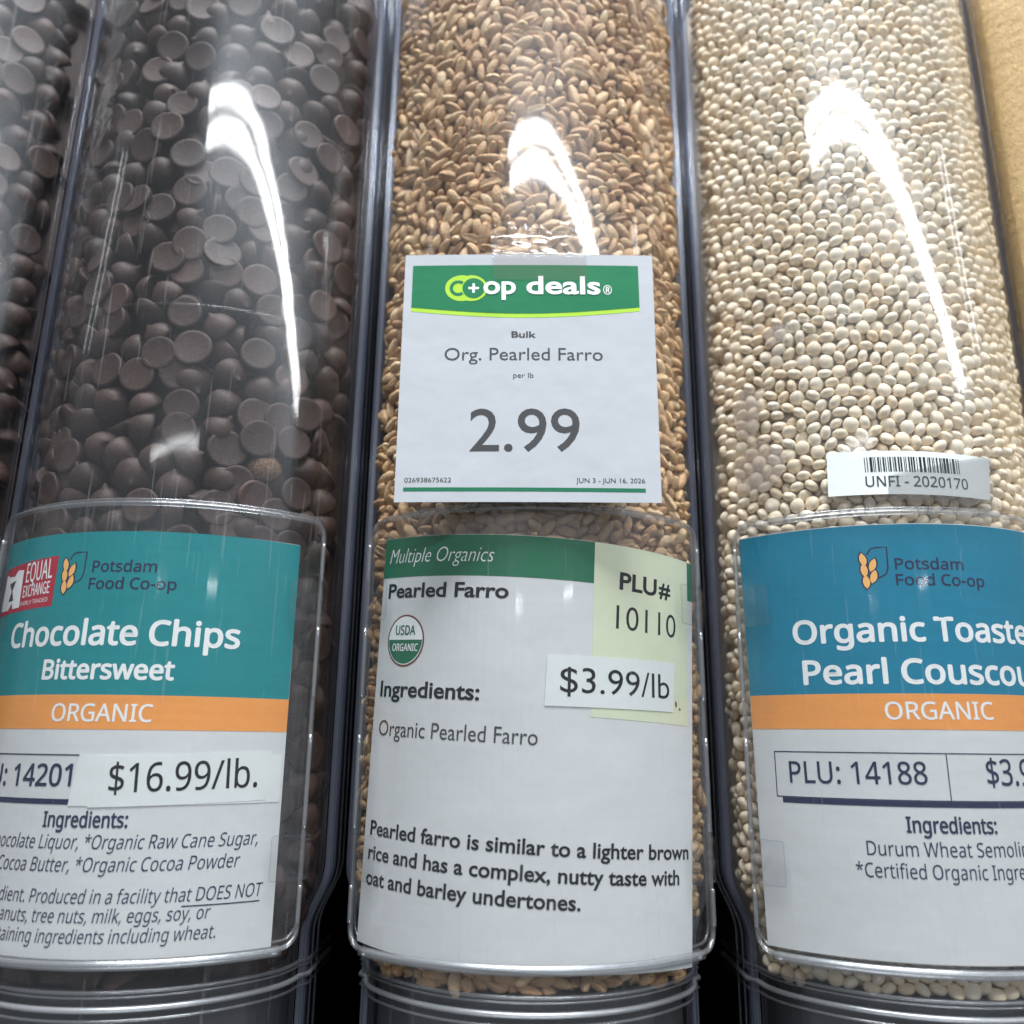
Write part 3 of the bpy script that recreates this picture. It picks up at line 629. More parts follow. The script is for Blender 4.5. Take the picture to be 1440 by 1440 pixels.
356682358017,22598178320,436808766854,309429853054,379810009463,121688349709,88282553427,499403774123,246166901280,181734265261,216544368349,490424557239,51040016191,359915376936,
101261303296,201096221156,233745208537,384581817153,42231191593,365363780767,423419500822,161841732570,166739104771,526714459157,89287874321,282056779937,428183973066,499104671477,
492677687545,501580359242,453462780798,23343719380,84827760580,274017871297,468300654278,382010190783,497266517038,114603387289,527436409423,447475936667,471007815626,450585750819,
172028653130,215998589889,80703972948,378258645792,304165217092,418952309160,287444887108,315901928994,60730436122,246072796238,344869104836,523250493930,41885427619,100627439881,
482811374538,80559794895,343377502976,462916740840,527013832111,59718559858,98556504303,25917187990,59802708119,514694637889,52315875576,258997544095,339593980776,79167809690,
350906281707,90846325173,298287425213,196724974818,454970107558,195599592509,268444428595,136608802075,131727157213,355063882751,328262281085,134416754779,324028393126,466685585228,
415304311817,525687646540,386243289507,362664223458,48987694678,63504180756,412089117989,102136079280,80836880916,471972243240,316500927930,400266160100,357303119145,398648992198,
102667184696,406450398787,379237493573,275678292449,22611028147,528030164877,145297828791,139601700126,420074023318,521657181879,25551235881,80628737399,436285270809,427691402020,
431134665380,118319801622,437050992074,53974460889,76487649238,528419972108,393536137060,289040296002,393772853099,434687765127,438119754473,346624681152,282632972020,30852573658,
464663668808,106317539895,402390050754,224635447781,304638125185,198319596512,81728695030,23286835157,255752725854,86128517760,158702297504,197273119811,461763308236,156526504844,
70996256724,80664127768,471401293928,19511961584,151217039593,360565763053,366493885792,93060916792,318602274562,168214717691,45376137523,264428905853,449128491838,475254024330,
110792599195,67678038039,23983876236,249858417634,529134838416,186590748962,526276946476,62642252026,247179307135,333729818291,232716561149,462573857986,18884127088,41505581524,
365412278820,498518780524,473745123980,457185487494,229509753790,65659529913,530161657647,169369199484,472275544329,508692850764,466221065508,234390872927,25963588766,470542248071,
395359087855,121363032250,76994635445,205367077561,74918979226,505794325065,139590690459,96746400184,181160177095,348229266980,373879007107,248764228385,66754241870,461437725317,
387885100614,101641152750,39853810514,78123427640,65192651284,177408896219,528053232492,529083721584,82452997627,44330706739,525919120376,88678131513,434048657286,485342635885,
474171107815,412595579691,280596638238,273296975298,20099165424,446905508866,43322239072,384765060972,172129313215,383583579536,90873851152,333605562048,338239218432,171023330927,
18933147056,181488118235,502164939784,330177767412,137113691773,277770986116,397552706410,45460023605,258580474336,449529570315,402914864340,193994483488,222081902718,285961152284,
530979809712,477348817316,59164388217,309479924357,471955990854,349769363042,249917402398,158660092983,529413760270,127951496727,384711846826,338782644957,528525879213,178421555945,
433272448908,508640683372,79798002943,361011929634,75970176947,275066710112,495743462185,99658557881,480635315815,159477458872,219316282819,500481976809,506594912332,224208938299,
493115467374,261115929843,146743027097,118980930171,53372052981,485922236459,215074793724,64189162326,378228763167,24935982743,479227865197,307972338693,21016410164,187688615856,
22276534919,459091277122,400733829803,448034304193,157068620841,64974551129,473660717803,346569372424,524226721449,301399603523,360056158146,274097830808,202669619103,528928012461,
286409161411,223095093340,361032646104,482142123753,512979957872,255354271324,300123224106,223142015398,458202085920,530456049744,61945738618,26317486153,509010310415,323421796606,
61781112346,453301039714,320850426530,531626260304,104934208149,416109623333,367245457827,93134583418,324582569692,177917983035,401792629330,384180745896,402322421386,50191727707,
132304139112,25330515069,55437490261,439919639303,400700536646,401926847525,502130866919,107643466385,416838908908,398162982849,387811702326,384706082349,467897481638,128135525529,
78085945774,532233647600,147916912729,119511514495,89492093177,87232935700,294951386633,48093787574,362706435206,91342829214,42668717520,266060231686,398001763655,380354494111,
367407199110,215046748796,122636270011,188218144577,97463366228,401366120039,412323739207,175021815813,61876009076,415294094815,133359794523,57691930205,302523152477,496755079019,
55572232088,301361329930,489805903758,531240122864,192748517116,99679796525,401297963368,407849990330,410904753704,415271810690,488090433798,467438728462,81755960115,45193427700,
323474750738,202718379652,488554953144,293945801925,70611170873,124313990458,17720998572,147945748767,100036572936,106324883447,397587576076,51004897257,530124962061,435725857113,
430845524396,233785325471,64751990746,444766419121,58250557617,496633444196,161846982873,67370547184,504939477260,254192711835,196177098140,87275403864,415568557960,347609037139,
456901851303,437321529972,293366986682,491295930443,94299290781,350219992228,497231656546,162850993379,467799700626,174503031602,252031858655,316485466052,498010225909,31904823649,
505980188268,453149783748,197236161020,511763348680,20538260212,84986361482,267375147269,112495754671,261791218237,438890197890,317582538404,477820680085,248265897307,374215866437,
220423846267,284825287763,337879301785,110093203871,17775261137,446921766547,281567886175,401768510774,93640784273,481655847193,317080007006,194047177568,75759679613,270296479121,
475915154481,145223906491,533187327856,71735507697,533328099344,502832624920,432497555221,137204135258,374531226659,399793518914,532058272976,53221063252,56430491347,372248212542,
254203459268,293374587478,471548885254,531511966576,54019814285,41068853200,478081252095,71669446993,334674327333,249951222842,357862274335,208617403940,249408846074,88114002134,
238089468431,26135558344,450534635744,69434144248,268166035573,218784658382,56069257252,526829025610,51319732823,507010938866,318028969445,367760832385,138829954006,387285317922,
169451519181,57125959093,401059149934,138846992311,214222304954,451226434149,127558286297,86734076184,497227200233,105043262311,368474911544,67430578956,216608601862,533823027952,
72553135099,43274795055,470341187371,46827894552,531751565619,448418608551,303579592267,184719047171,30150817605,453947749677,204285738315,91999243179,199442891360,17340107373,
429502301909,282949912739,332027725732,463083734476,195444147971,511311152272,217439078839,111887582303,473729141803,126926784383,443216629526,216082744255,534854042128,455853279054,
127545706190,16395864493,379068416809,493451020240,38365104210,16453534995,210138369094,150675982015,66626849012,56475322745,28142012550,212102611877,527954937493,176823011177,
57799937025,232207485998,112923576014,508961295277,21151680886,508114307057,461909329055,204838342009,162339292288,233037957752,139880368153,452791438146,113585228851,471967009165,
531607914156,345467325081,53231289862,71661324112,235439981952,110060701644,149983136234,261735647641,481155155410,87842688459,292093494980,78601062545,480241847271,101083580403,
434033462040,511412865810,399991703272,344172856524,482414495692,183972726946,493606995157,472524851766,43587275181,490797860386,322958853355,252041037458,16685270164,378783468260,
82497831889,38352782416,392125286539,73366048359,309019085732,97223510314,99507833108,503266479198,348121795126,345531548683,146283760378,443784432179,459183819011,85729806262,
503827990646,438318728329,534301443443,256113706385,380431828989,498391648040,213880735702,519455705529,295997605879,73050687411,269738378807,222011131946,154842237256,397057526385,
321392281906,103654164822,128321390547,352739198454,177522411571,532675626508,317014477982,196510811752,439890283382,94547280327,179601999935,279175038952,511777769648,350799594043,
415330798960,405555185647,486962956595,292254190187,455888144374,530777181440,14662830128,490807034952,499025512531,15822817136,110959330370,19123733150,103854966633,372867926678,
536375003760,110855260608,38181602516,185958466893,339333153657,37077715273,14778433841,535593812073,31426152492,298264101834,505556568286,521889974394,403423168080,124359608084,
535852026095,168882407315,141937412849,158614752015,421696964297,431394457415,116507085117,535550560176,333958678348,136719960293,348240284686,251804321513,183798139055,365830408823,
124840642352,64442141219,385698826672,537076499088,154419136297,71181862303,432739517823,61927916688,470404368701,132792518166,95783028389,468841728529,486037325801,82694964914,
534014925076,499841308220,332015408985,456529353848,392250595032,155186436367,537095117424,212961923770,236508748558,356728250089,96842881240,498411575279,285346437370,300655909178,
352207314011,243564092329,42171439714,30406940379,175881918065,205118839474,536921054000,161796920932,181739525229,12035625936,35081229743,47811467050,313250355691,13601676272,
258492930280,73660963183,514670532321,14684591699,48121322632,88828089999,474310842022,240163298164,94771156592,437349849089,279486994506,533951749634,194626524586,492513859158,
63981558063,251826870554,249461545093,506089248573,489452280110,502291043666,265772145225,57451550090,457771128211,245012175286,489771833361,436486346178,232680134628,295003035558,
534365149516,129736972385,70415095942,453482454358,34708461570,59145525424,123757729841,233272317960,459063498737,312106358761,537557275728,141996923729,474218305309,298828240301,
401045001833,382527937232,505288660630,312763292525,477629584987,474412816019,242888807796,452066088910,522207696835,82243819625,283474729485,245388613747,487216978794,417701632561,
282146707831,426481358238,477864990748,75897313970,334742492239,77983980422,36021803408,13577820844,16335051625,517907224860,490839022146,375595800393,269256561847,439410037945,
312639035246,139069561396,13617402362,281091577772,170461828328,308442110934,508012074198,505534289846,138802435939,72704661665,135066359474,136191743718,153014835846,96978671881,
180696978994,235168143508,30109931420,333646992970,310331905956,38974856230,490483030197,286509309037,13103340019,190783231690,150543341202,332679419974,53969753577,144656635883,
233008862356,86523058001,112555268721,251572066235,351678044585,380862535955,250723244366,117875219042,370170729979,284568656497,516221899856,107115778828,272985561481,369627044631,
459656993365,384967972276,173729978630,171294922919,9685242704,418538133776,156801243658,513828788916,482830260529,68800288899,180940250065,521388496401,10775238704,198648601136,
201124550118,485979134191,79602194016,341158466841,281646537111,244836276908,12105618926,117820692456,358805740022,158395865034,299825699017,469355271900,11386558032,161293867916,
445385347866,317300217915,267553937482,75326625988,437014829014,206890670442,439512538041,49588278845,215844198982,76326443438,79467190349,210259220007,58815748164,154398432154,
9908591281,538107517359,260207613514,335353026606,377233676154,221513067058,89858059571,461402089342,128338437931,457552504595,472000571271,298781845843,429149463823,292281985527,
90009053348,417384966420,114129183330,268677490455,163020875087,94108199559,415724283475,32473426958,88223066823,31168211521,404045769167,31787657008,233359353697,469863311668,
81390544878,171807680929,310327453666,536949631372,166102378159,31295088146,461986932978,22821808549,92552635920,48081741566,111681283728,65500686287,93993903854,330463258863,
44266759677,432485510396,463983159024,467187345175,538515940880,306348108303,211792766802,328823023731,61225379586,300937979534,267581990418,540387650480,501157013617,482886100593,
468388751866,538739289195,420694797110,339599762836,389025179580,249315272717,105450383472,511820769162,43099170253,439342146709,477540198903,128325592867,36339786889,430218750579,
437767710606,485085751920,431880481361,159473543186,540179770160,411465755374,516486670322,195646268367,363762363145,54786599088,50649965867,79076861252,271928076338,156777129514,
209943078932,479621359824,69425243948,76957690285,329988253625,83834513357,271681661880,164541311308,511816574647,50640792418,380664096561,475763911741,475896554814,402128709695,
468774890173,298848430606,458185320406,288474606380,435600304687,462079207859,465142360373,482237294423,195721767435,293978843827,468696770580,453870953621,38668151087,538298099603,
112977848879,331462027736,512820062035,297966839316,250503047736,400250972156,537595816532,133333854001,310882674742,195766854821,389258487425,142281090730,520882038164,236937619207,
336363331780,523656309237,309435640428,519837919216,46191421697,332040316489,453713668495,90776611086,507172431737,308382083599,291839224726,407724698292,396030454519,25249785682,
294927804810,8323148207,40321755356,351963524120,338020607816,473844230047,449001630066,435136570641,314894001835,209570571475,30363167070,505784641245,7650747984,183892255922,
25364866925,257343956681,16409240968,308889069576,7830577776,245365811353,25851930511,235161069132,485883717788,223889926295,44249982082,442185886141,83805414928,490517637463,
274566030837,228938558267,299390019115,8853987990,498505165039,226862114519,416949019389,55383238761,93506578544,218287646669,472679524569,113464649678,33588848429,542304184880,
481168270750,40549558821,101533690159,493391259444,154951558467,199971908876,260142868119,127493809252,74861324159,467907979902,325376615760,225666999500,467393653335,65839375904,
348614108409,223042677490,516482738226,292617529128,249419606837,23409272415,517279394227,56625801006,142294722318,8156685648,351858664524,307450685818,7337225999,242404370054,
535459341253,334834509997,496917620944,214994068870,475287857055,484982204499,163403081806,6076836048,251538777717,53320165897,238709450999,224068708261,235386776562,8205446192,
149571577251,501993515376,245610129704,394951207917,262225340882,34718689361,31879669710,456152655498,542931495344,103751953124,199367142530,323442780986,95037236813,179511830278,
483441322747,157530794127,150514772489,457189697941,6618686864,455337650078,514907252319,322150410093,490521831263,328871519380,376172259341,517257898000,242961425616,8800250222,
497184745840,467419605110,482866964815,83830319140,522405885776,457536518711,184939787308,7614839469,467872593852,372897298863,377167099244,129097873964,7765833968,335229040565,
504859015260,124279929445,494172715887,122424997067,239098214349,269325253001,14525740873,39270561164,93026596499,414674663347,8916384339,399709648941,289666578192,438915381876,
95727466288,181274490103,53979985837,505734838258,172629243774,59424979124,470596794358,312768804188,37916062953,324630821171,490793940855,451090134672,369936643854,199531771672,
81653217548,267598510131,8719775757,93536205040,14044445192,520789768176,269005699097,540812064276,99862526372,496733600535,321780529067,186626684501,5494094512,427161893811,
99587275624,260060820979,470301095662,312997918713,393008986063,517204161622,80554834235,429272151987,69501007313,466814843054,6550795859,114175064840,99480844870,538808497557,
8062318413,8100854189,475987523925,107602065849,87516854883,484591613661,64761182719,387834788698,47944120347,200499870349,65118746404,320307278243,171290998676,345567738123,
29565991152,265420355817,51261553069,363666945542,84955183149,382607113274,452689213137,201119316820,374206707992,450009052876,166612515470,196314740551,347032335188,5996623184,
37726009879,244843362048,488300951278,543658160514,210685476210,519767669105,544607384848,543988200718,8328133004,61552277634,278431348210,134254245654,277258254353,5169558768,
167325807684,182894802922,456374433084,117816244018,6026246320,292784781845,535632885591,293700449914,544133429360,160255261301,457494575311,295082474446,174729804370,4530453680,
545530656016,489281370350,233858479924,500733917244,9193470644,235895862773,89764214655,208861477444,231164950342,55477615140,102627883314,44231375786,507641935891,358640335116,
264415557241,27554822450,509662542512,119389894464,103281407375,399147087437,10522014985,66856499979,522669864720,166082983333,443658090801,510894355132,461970945491,507440608677,
24497698959,383512033451,500931835650,488631515293,479491864370,443825339137,180061549646,59742959857,540260250902,448340507478,232279587064,139615615153,373137947461,474261043183,
25324240035,474629092721,431658449526,3905499664,523454985678,459882968218,4500306609,420010342040,546044458128,92076324136,338496142120,10543512087,423235499357,117310831183,
485094668561,100026627953,486075610586,117787408686,11101878154,418234054427,282669953936,462361016431,61932648946,470321544062,531860634148,94589238605,103918418856,452241994199,
3528799632,463029483602,331035786281,79267705672,511170131901,211728806989,231417399650,145281338453,309267876209,95596660061,319613913549,167186089128,544484707252,244006340845,
345779554018,353533511803,366346322997,222492444239,227300166183,333698910200,209191259119,65009435526,89973671913,25791384241,118930621971,238702903790,53494761625,469243086956,
70084543119,152687167575,307115935753,481406043333,4089528944,154355189539,270051133639,503878338416,545491601584,524741068687,529130669764,541286024008,224444893019,170762520962,
394797860905,513533101932,200283604576,51652675156,67768240694,112996732284,469561328269,68787980284,522026829489,162686650211,455421544111,468807927859,262707694151,146746721693,
27520748141,41380038227,546240023919,119377839972,204333731074,38317671365,408365124032,29530606129,43137976461,35995338667,106586524843,93980542146,174734265234,64245023713,
48921659766,523076717614,25979341294,360468005758,195619800461,333577537211,1668105040,485369923365,540908013846,278395963067,84016187758,15582447878,50510514118,486067751108,
546544110768,73057782068,516582360906,303560214401,45145737362,181190347217,257492601379,271441807684,518181963536,24848713488,546853178320,364237637251,119453074966,90481708409,
418471560647,157489383876,165619255477,250417334551,423835551302,340065602163,457040283330,9921972968,250426510072,40354530380,277745846438,503234774288,217722471052,346559433687,
43079256243,41422768108,528901293661,191913870697,457023768426,57723144343,340032571254,282158516548,38223301050,218185419238,334707115134,386356563059,470070673685,226351727319,
384401753801,33019218067,417959594827,303667956175,422196103531,275675432480,12179556232,109353715588,480812811990,146260705528,62350510905,101251105804,132399582816,181684489878,
54239512092,545763967356,502647571664,123680933435,291315469203,194119028397,418260273029,113602284668,395680762215,37373692823,161910443485,84114227797,249933940093,466722309004,
402981732451,156594422780,384644238017,94277027821,408224613704,225146652738,30124886063,547692301232,363806411623,117061011219,421207821038,486450480648,231113311786,520483588338,
529592043952,202203024387,492098111478,14847134402,40337754780,177709336607,546127299286,444306375893,521367537959,524265278952,260685251289,136099219452,224219712583,198852299760,
412669528246,514628339852,215495557982,226209121914,455016795270,294444418654,285414869447,182864397335,538086819399,29344484154,1091912591,245577894433,185557928704,163486452123,
103831913924,548918872560,462950845350,366359955231,430260178282,152716002555,515211347378,274006886476,504145463630,386310424226,261473257429,359742658650,100000682707,478698886639,
282074896068,69893183754,525286070353,191682926215,88799796007,22671349584,335856881757,377656006988,264887948990,488131352297,524674488684,15066814385,517699098505,413752710365,
335224593115,263393467233,35709345002,377225828788,406602995364,66064046209,72591431509,53362644522,432929594658,451550206821,545177294668,96912888922,82849388850,300933535077,
325124969609,230142073192,447438214528,5907765622,103636620639,27662311074,506879366988,503308965833,137187120261,483745683249,445399783046,14258100772,453181265441,516662843882,
320013425655,22086768890,545261441602,234078426653,493447108907,387370538463,304608007365,23792538831,88287041614,500527094316,384041835435,3293928426,48670268902,545734090150,
820338096,418485458052,268216654207,295584748990,355066273180,452371503784,149994692234,36643887701,502009779655,539110758952,164033550847,74899609559,139389655033,517349662334,
317555823682,58306418550,104348868213,371808361801,424956220028,528855160270,153353803804,482380699561,23929902360,77628003894,237065558845,433617197152,128508843897,226337052481,
164074180990,16669300817,516197537321,181225217730,273089911729,376019179718,114382165759,486578410856,380834763960,206444254432,472636807315,313290479235,496953023688,524617341862,
62986738026,360033902047,311657322946,504885237295,354629537996,361504265089,103376574583,188685574072,463493224781,197033810242,261655451548,71080696179,51055515283,108086778038,
128520902294,107171371388,445695219623,35551796524,77878352243,304628454146,419027049257,216596306681,504202877449,391618581707,38332355186,219312643326,59418171478,549482485997,
53720733826,22081524630,76544824569,329438287584,542935964009,256813915826,492115941512,122743511228,47353780057,35076265559,436759779946,68314814873,81794258489,358968546081,
100985821493,449907086687,366933269948,74766702781,73020035864,280798779679,480664967048,266099315810,263850120816,163450279289,477494335400,429289462388,25333423435,416919933259,
472734847504,378211226919,70095819542,440807282983,43867370,49595897298,391137285064,111460832037,234318812561,545520440198,480648713992,409391422764,412127681538,80711342841,
46000068456,60906885456,97970118208,93967702448,193010947148,208065089817,71461853429,148914132539,144715897245,21621464280,256311122924,89963190615,487011473512,465690778950,
434158261920,425403175877,348731560115,512264329496,325356705920,392683149255,77563779481,87759871243,192467787007,420091089795,396482140327,209561670802,418418087974,192968479552,
450178142668,71607868242,350941699535,225169726584,509113096301,473770579752,205798855643,138792491098,528820033358,148427331419,94186856231,372907007355,103865474745,445745812967,
50774759222,321330437475,495581485396,503151941581,488708067981,384130439747,462321440329,311084013988,488344736656,443481675448,380442598000,537715891425,523505589166,524122936847,
124050036697,360026297030,40271436472,290661160708,402294658374,330975238494,145265090010,36286059542,493618289322,49143699034,511781460009,69505735543,189542522112,66259081335,
418579830405,294973953993,176652641785,225125425948,507019355144,1260219743,266088311635,73783142038,306895742045,83552202623,395171686563,435042479214,452854637648,422541354499,
165638661367,30358725847,50177862787,278673319747,73760598328,423823239275,509613009856,456980260950,188657262732,407234766081,401226426729,350583351164,472776797559,3303369914,
281662808642,290115643235,79015536217,207000006321,434360641128,370208499747,318069367621,246597904996,5968324503,429238871434,448552067307,45872147324,76300248919,141019145913,
394818316431,359727196548,57507408183,91874748923,3421858600,425422317861,178018148657,451272598506,521010507182,251263805759,59066902655,399233609088,398084105352,350861484295,
208532496922,29771524921,56700789816,485454866439,505963440148,96231844794,344332789123,305257604804,81185302907,191845723429,343379635970,301452323104,365852715290,)
PEARL = (
505734789048,499432847352,80086595336,401071700055,275115702032,206697953451,88716900299,66243557128,341652568306,250893596625,508978820984,147324958954,469318269046,497861818616,
210225625326,306243729649,362065197237,273495652529,85598959595,305815910546,371237877714,467222427671,135489157000,83010025640,85037709482,273572460686,463434184825,500106557210,
45823064008,403467434004,338792052691,335757997904,405590800118,206925493965,271140550545,469019949239,242407733453,467674101592,180718171982,496847321015,338051758387,52288583689,
276201764881,496762386487,84953298987,179495794700,113842878442,182215800943,276154841232,310501996368,244278654957,61789992970,463923607318,273584257106,307634403379,438382131097,
310093838578,119366514792,380882679606,104757754122,107567937579,246734157585,214573021357,50642843657,438362994488,206966912717,74740955018,335765075794,404287682614,265974216849,
188444342379,226739386221,402129188821,212777334765,270310078703,503241275384,462582741017,343396087604,342761436883,461950187288,308905015313,365943617621,439964432631,77660977383,
502177232762,268979697486,237631469452,493137721144,268679804785,171527927562,300931381041,373680273428,184943146895,407487936500,268730923246,376617858902,140299499305,396938475285,
501778249560,333682866260,250426456145,55969347528,235343214540,474743601110,58639808614,494510831448,428200195956,214955751502,315443672882,219614574540,44352960548,363700975701,
91041855467,460415072438,396011272247,366396078100,389234325622,492939540410,123788359752,315927853297,234953406223,394882742517,481220917338,411512633591,490425579478,186112571275,
299592873807,234434361324,414501336950,56152586248,159478478955,123743533290,313228556435,419854317750,411570567414,457682482999,76527466599,296652404591,290688104530,91584493607,
156799629194,58248165353,293942097807,284352870162,442097498296,103815608522,376628344853,189780752174,75757025191,39991932679,90950367304,286984009583,361072719893,262314424558,
474772961336,413685544984,165575948329,345506350995,189864904811,229016635631,65672087240,95029069802,422729779447,452307486552,354558445745,285311272879,199433684780,58611501031,
390536399060,390485280851,94789732391,295818790930,319183947764,100002203691,251057178512,65294075688,510204610329,276747028783,122441730027,447247321110,255329339150,168395049195,
292911613775,201035647148,327834962161,491901716504,160849495949,291733800847,132403464076,321358956592,444772157497,159205329066,353589037299,195724871917,66799306983,66730362951,
395409393717,456519092088,478416242520,112745809957,256835094609,326202328850,227415983886,425741289462,233275951087,452730324917,416091244661,455483099129,60159199143,482270283769,
229417977644,477044181081,356126328980,388355885140,453984159575,288844189439,119206348841,197575346061,305734125453,185957648335,85093025383,157564307497,451200714583,484987668408,
456628668473,128532383882,422840665878,274553145270,66847803433,491950999384,108760696870,228990683372,328581023730,479110137912,388956457076,184982734478,194629634060,453817436055,
239156627884,333588760463,98942355401,164464461803,213910325266,352189712531,255730944480,398064125846,45764085067,288563169233,45213583362,100439195959,469324040095,83462489858,
272372106385,240811017748,481372178456,145737156045,55558308934,313176656308,340157565776,51233719497,58538100679,358432671732,145805575400,62858497719,48966959267,338786551737,
53392213378,338004575599,273002826346,153206425797,50179115650,421207246643,163464644524,399741584468,445202859252,496422651443,507091126045,494646364531,264869021675,500596770643,
272390982186,375507420370,81758291144,376014932786,305757719407,406698100399,247721133299,408280664889,53958969089,463602485874,372062324315,439485499678,75751262369,136922303801,
467354289983,470910272820,431891711127,474881230804,78922942400,109788826318,418786347771,257709870048,237075203370,199212961438,472712252030,204835948564,37207705634,90748519624,
76537169422,511690967105,428778489243,332088510091,233008826804,57246518117,302012992307,148454542252,63890556822,415570100422,282187041583,172093900209,498488345886,510137239457,
509082372193,170190209308,283242957745,78024574849,59882636425,344488969396,252056732847,82286251926,38400198565,342847423800,493582321107,311190128185,475444053459,378832718394,
171276799644,331505503023,41905327016,251553154189,66331642378,480588104841,41627454246,349209135956,193457852125,124367702798,358301598897,502032010298,36614735714,465069180639,
422724275094,436125861148,254809507752,93741943470,82776460203,512499681502,200055228070,170975070514,469576222258,374523070172,318630300056,508667922131,89182733646,424381811481,
210238475245,135506462096,72047431160,222514677877,266634561193,386024899813,165014176733,414129620347,44379441801,349214377076,265524643146,448412025992,127046289766,99458518490,
426457467356,257452181366,357876402010,38427199685,325530715316,469389051326,133462001507,102240126978,97801502863,325047585682,449384582072,321259078804,73022866666,324607970030,
278648097386,272550627177,224951042302,338040227192,471916380553,45830146795,164857938084,234960227150,510809901851,80754279434,453844173978,115208127597,250726090164,263300089513,
60969749165,510854989632,36722214624,481714537659,126970530502,463351351207,74643966169,91299546117,361329101796,191315608879,230642975887,355722890039,419844620775,217097734005,
480242862303,436288914488,391067503415,495320336544,512397707520,43790666348,249452333907,78967246618,255768168063,130998898490,68415687395,101490394248,320545000119,434885133287,
513056999233,252886680756,155168833790,95589793897,430338770607,53835498807,205378323468,52101416695,162360232229,288587025015,40358940054,333105630163,282178913484,84362953176,
222826628110,434880151687,41673851941,495061861404,506364464180,369369842599,493953777992,258796717055,123496336699,90786005625,440776559752,317550264992,500478017833,460140088935,
175052459803,401911612782,180169245713,496612180891,146066407513,201902034621,244042205126,404808305988,172684511092,305516023650,498915642698,39211270423,373390606405,507673084951,
508997962453,275705532161,83374672120,372817821796,466664325704,388166617905,76972592068,290088323177,82370398136,504806539347,48382381783,302467285921,59248249376,111430372953,
357576245668,350348413940,369644310181,148408928027,144674423226,341681671267,175864054395,97517340432,68196795575,372813106756,335298986786,437782087879,53190099607,213704282014,
345223498020,496743517673,465155689767,63968415128,423826588914,388715809989,308406685122,361320976260,216084808926,36069476350,149570487652,53209497848,365267812644,400269282757,
469236747878,45441649700,500912129225,366983020739,495753921992,212813777790,82220187771,434111021671,85121863065,182338751549,55045557816,502777808970,497370039497,375577414501,
464567438215,399783005990,499844156617,300347328353,458830152860,151582969781,178476058076,314893962562,147340952442,498551522818,306214110593,83251725432,245133509584,61921069987,
445170877528,432383494791,471090630056,99935619144,46909129238,110383629273,206706869361,200456832231,473172315915,464040002888,119732733498,126194584922,366390840355,472662967304,
238404538335,479020748739,407831871718,143108639642,151749951931,459075522440,251605321912,268713102719,380292861189,311605627970,336815490243,102054265930,113610359770,241066606688,
437840020456,497275404333,472019665190,504437180234,409858510341,408914527823,299286431848,308518880258,248855956415,205278186749,439374087655,312247093442,171466590267,215842589854,
432511156839,440544299591,221542386701,159993073146,125921952777,327761824089,192766575485,178784600473,109016023897,226575814078,409275764551,114597072601,118887321368,140932581562,
243998427072,247732407103,364889804259,54833218424,418531804214,409280482982,369931882211,476947974920,249304744831,53315669465,440990730343,185426806685,217789271614,177342811486,
474175799401,448315821447,468899367168,400726983075,174772751291,203672814269,53942456114,478994795641,142836009914,133688493882,65209143031,430068763845,510098965034,453181214087,
406072101278,335580791833,343238280387,481687538778,410923337158,36242229025,267008640831,442720355815,296008845025,346016220003,428694342470,154922945819,498925601381,436486046054,
84311837835,473866208297,244829159871,490463070856,45186059845,298290808385,404527810374,207785332604,250411256168,89806638870,146222387036,422740000964,484495888041,52849836983,
498384014889,284342125898,423876396025,251293369439,169124332055,496711012073,271337425951,337186423266,404475908045,155422853019,67361604312,509213705098,368862855523,311413738338,
233201502437,307114049794,507642413578,39740017939,189002712444,397323567364,146209800442,456507296967,462379321479,294769692480,188175384701,116266929914,332036869601,253590013207,
40307819158,188198193021,466562617000,375054700324,232494759992,289063864833,477082190057,293334451585,44078763859,92463990649,501023803882,230572720670,47260143189,89408963737,
278918629953,221479995518,393306735237,46755253015,424924448870,343603709091,467324142664,349254486691,76277646486,428128110790,51326257369,460788108874,493949059567,82313252184,
168316669147,349155393828,68888071096,260651650015,190247633885,242153982277,332585011081,358361105432,177479647836,52784039033,198662459067,82781438424,72204192760,144164553115,
51037112021,296074645185,178028579804,195657236573,390035705061,381961929733,161936606184,327189826658,479475303081,126366813786,68293791631,371178114853,83469567032,489420262517,
464419851944,43555785430,209714187293,454489310791,405007533792,103371539545,190830119741,70686640769,112454566647,446322478279,116715716663,510117577686,223349343454,437727825601,
94596792729,187378994378,447546952135,390056676741,51700335191,351954043299,53276085368,159760810204,63698406584,492383274005,464439771655,452595319463,103902383417,479580687880,
383659315045,337430220354,165601379195,229986043806,288016862305,495017559561,127519984858,100609591609,492420759941,387412429893,384219775653,52154109271,383500977349,446850437095,
324602465250,169137702301,53429438326,482432025480,452397662471,321325664322,320712248706,66894465432,390513853605,465237213479,507942308585,354684798755,487210124553,176321496928,
162416331931,131221717690,163955114267,322347238274,204573018790,100635020857,386894169011,148185321150,402364075237,317847536036,52926120152,332862357762,372611514627,495618394505,
47347434622,228473997278,241831283774,469998013481,258474281311,353605812326,189531456105,177732092155,202162341277,405035581868,277750516545,400524084200,219288211167,83918095097,
145284434979,309568506978,99047738329,79597175412,494769308360,252654945503,471452385283,364283727235,181684964221,215005564222,115168543769,50672470999,49153870836,193594426429,
335824585599,496653077837,99642018969,244008912127,92382200507,206381288605,448567738886,114152210906,176279555739,310080211106,147446074267,151420961147,85604467929,87597024409,
93053816090,330894180418,126958997082,365828538854,35727378462,469523270696,351928092484,82462411324,154287768506,140374214810,84937312697,159212669883,143683256378,380955558339,
51546197078,112460336185,240701440632,314071879574,336629107298,106844949753,369178479816,115114282328,463513093639,513924434144,51158224184,443262994656,394816422898,85623342939,
281542166561,467370543144,375483304890,183318380893,394358195436,477317860537,100990226295,175747926207,207419379293,78448988158,116774177727,308914981727,82414439703,341121468284,
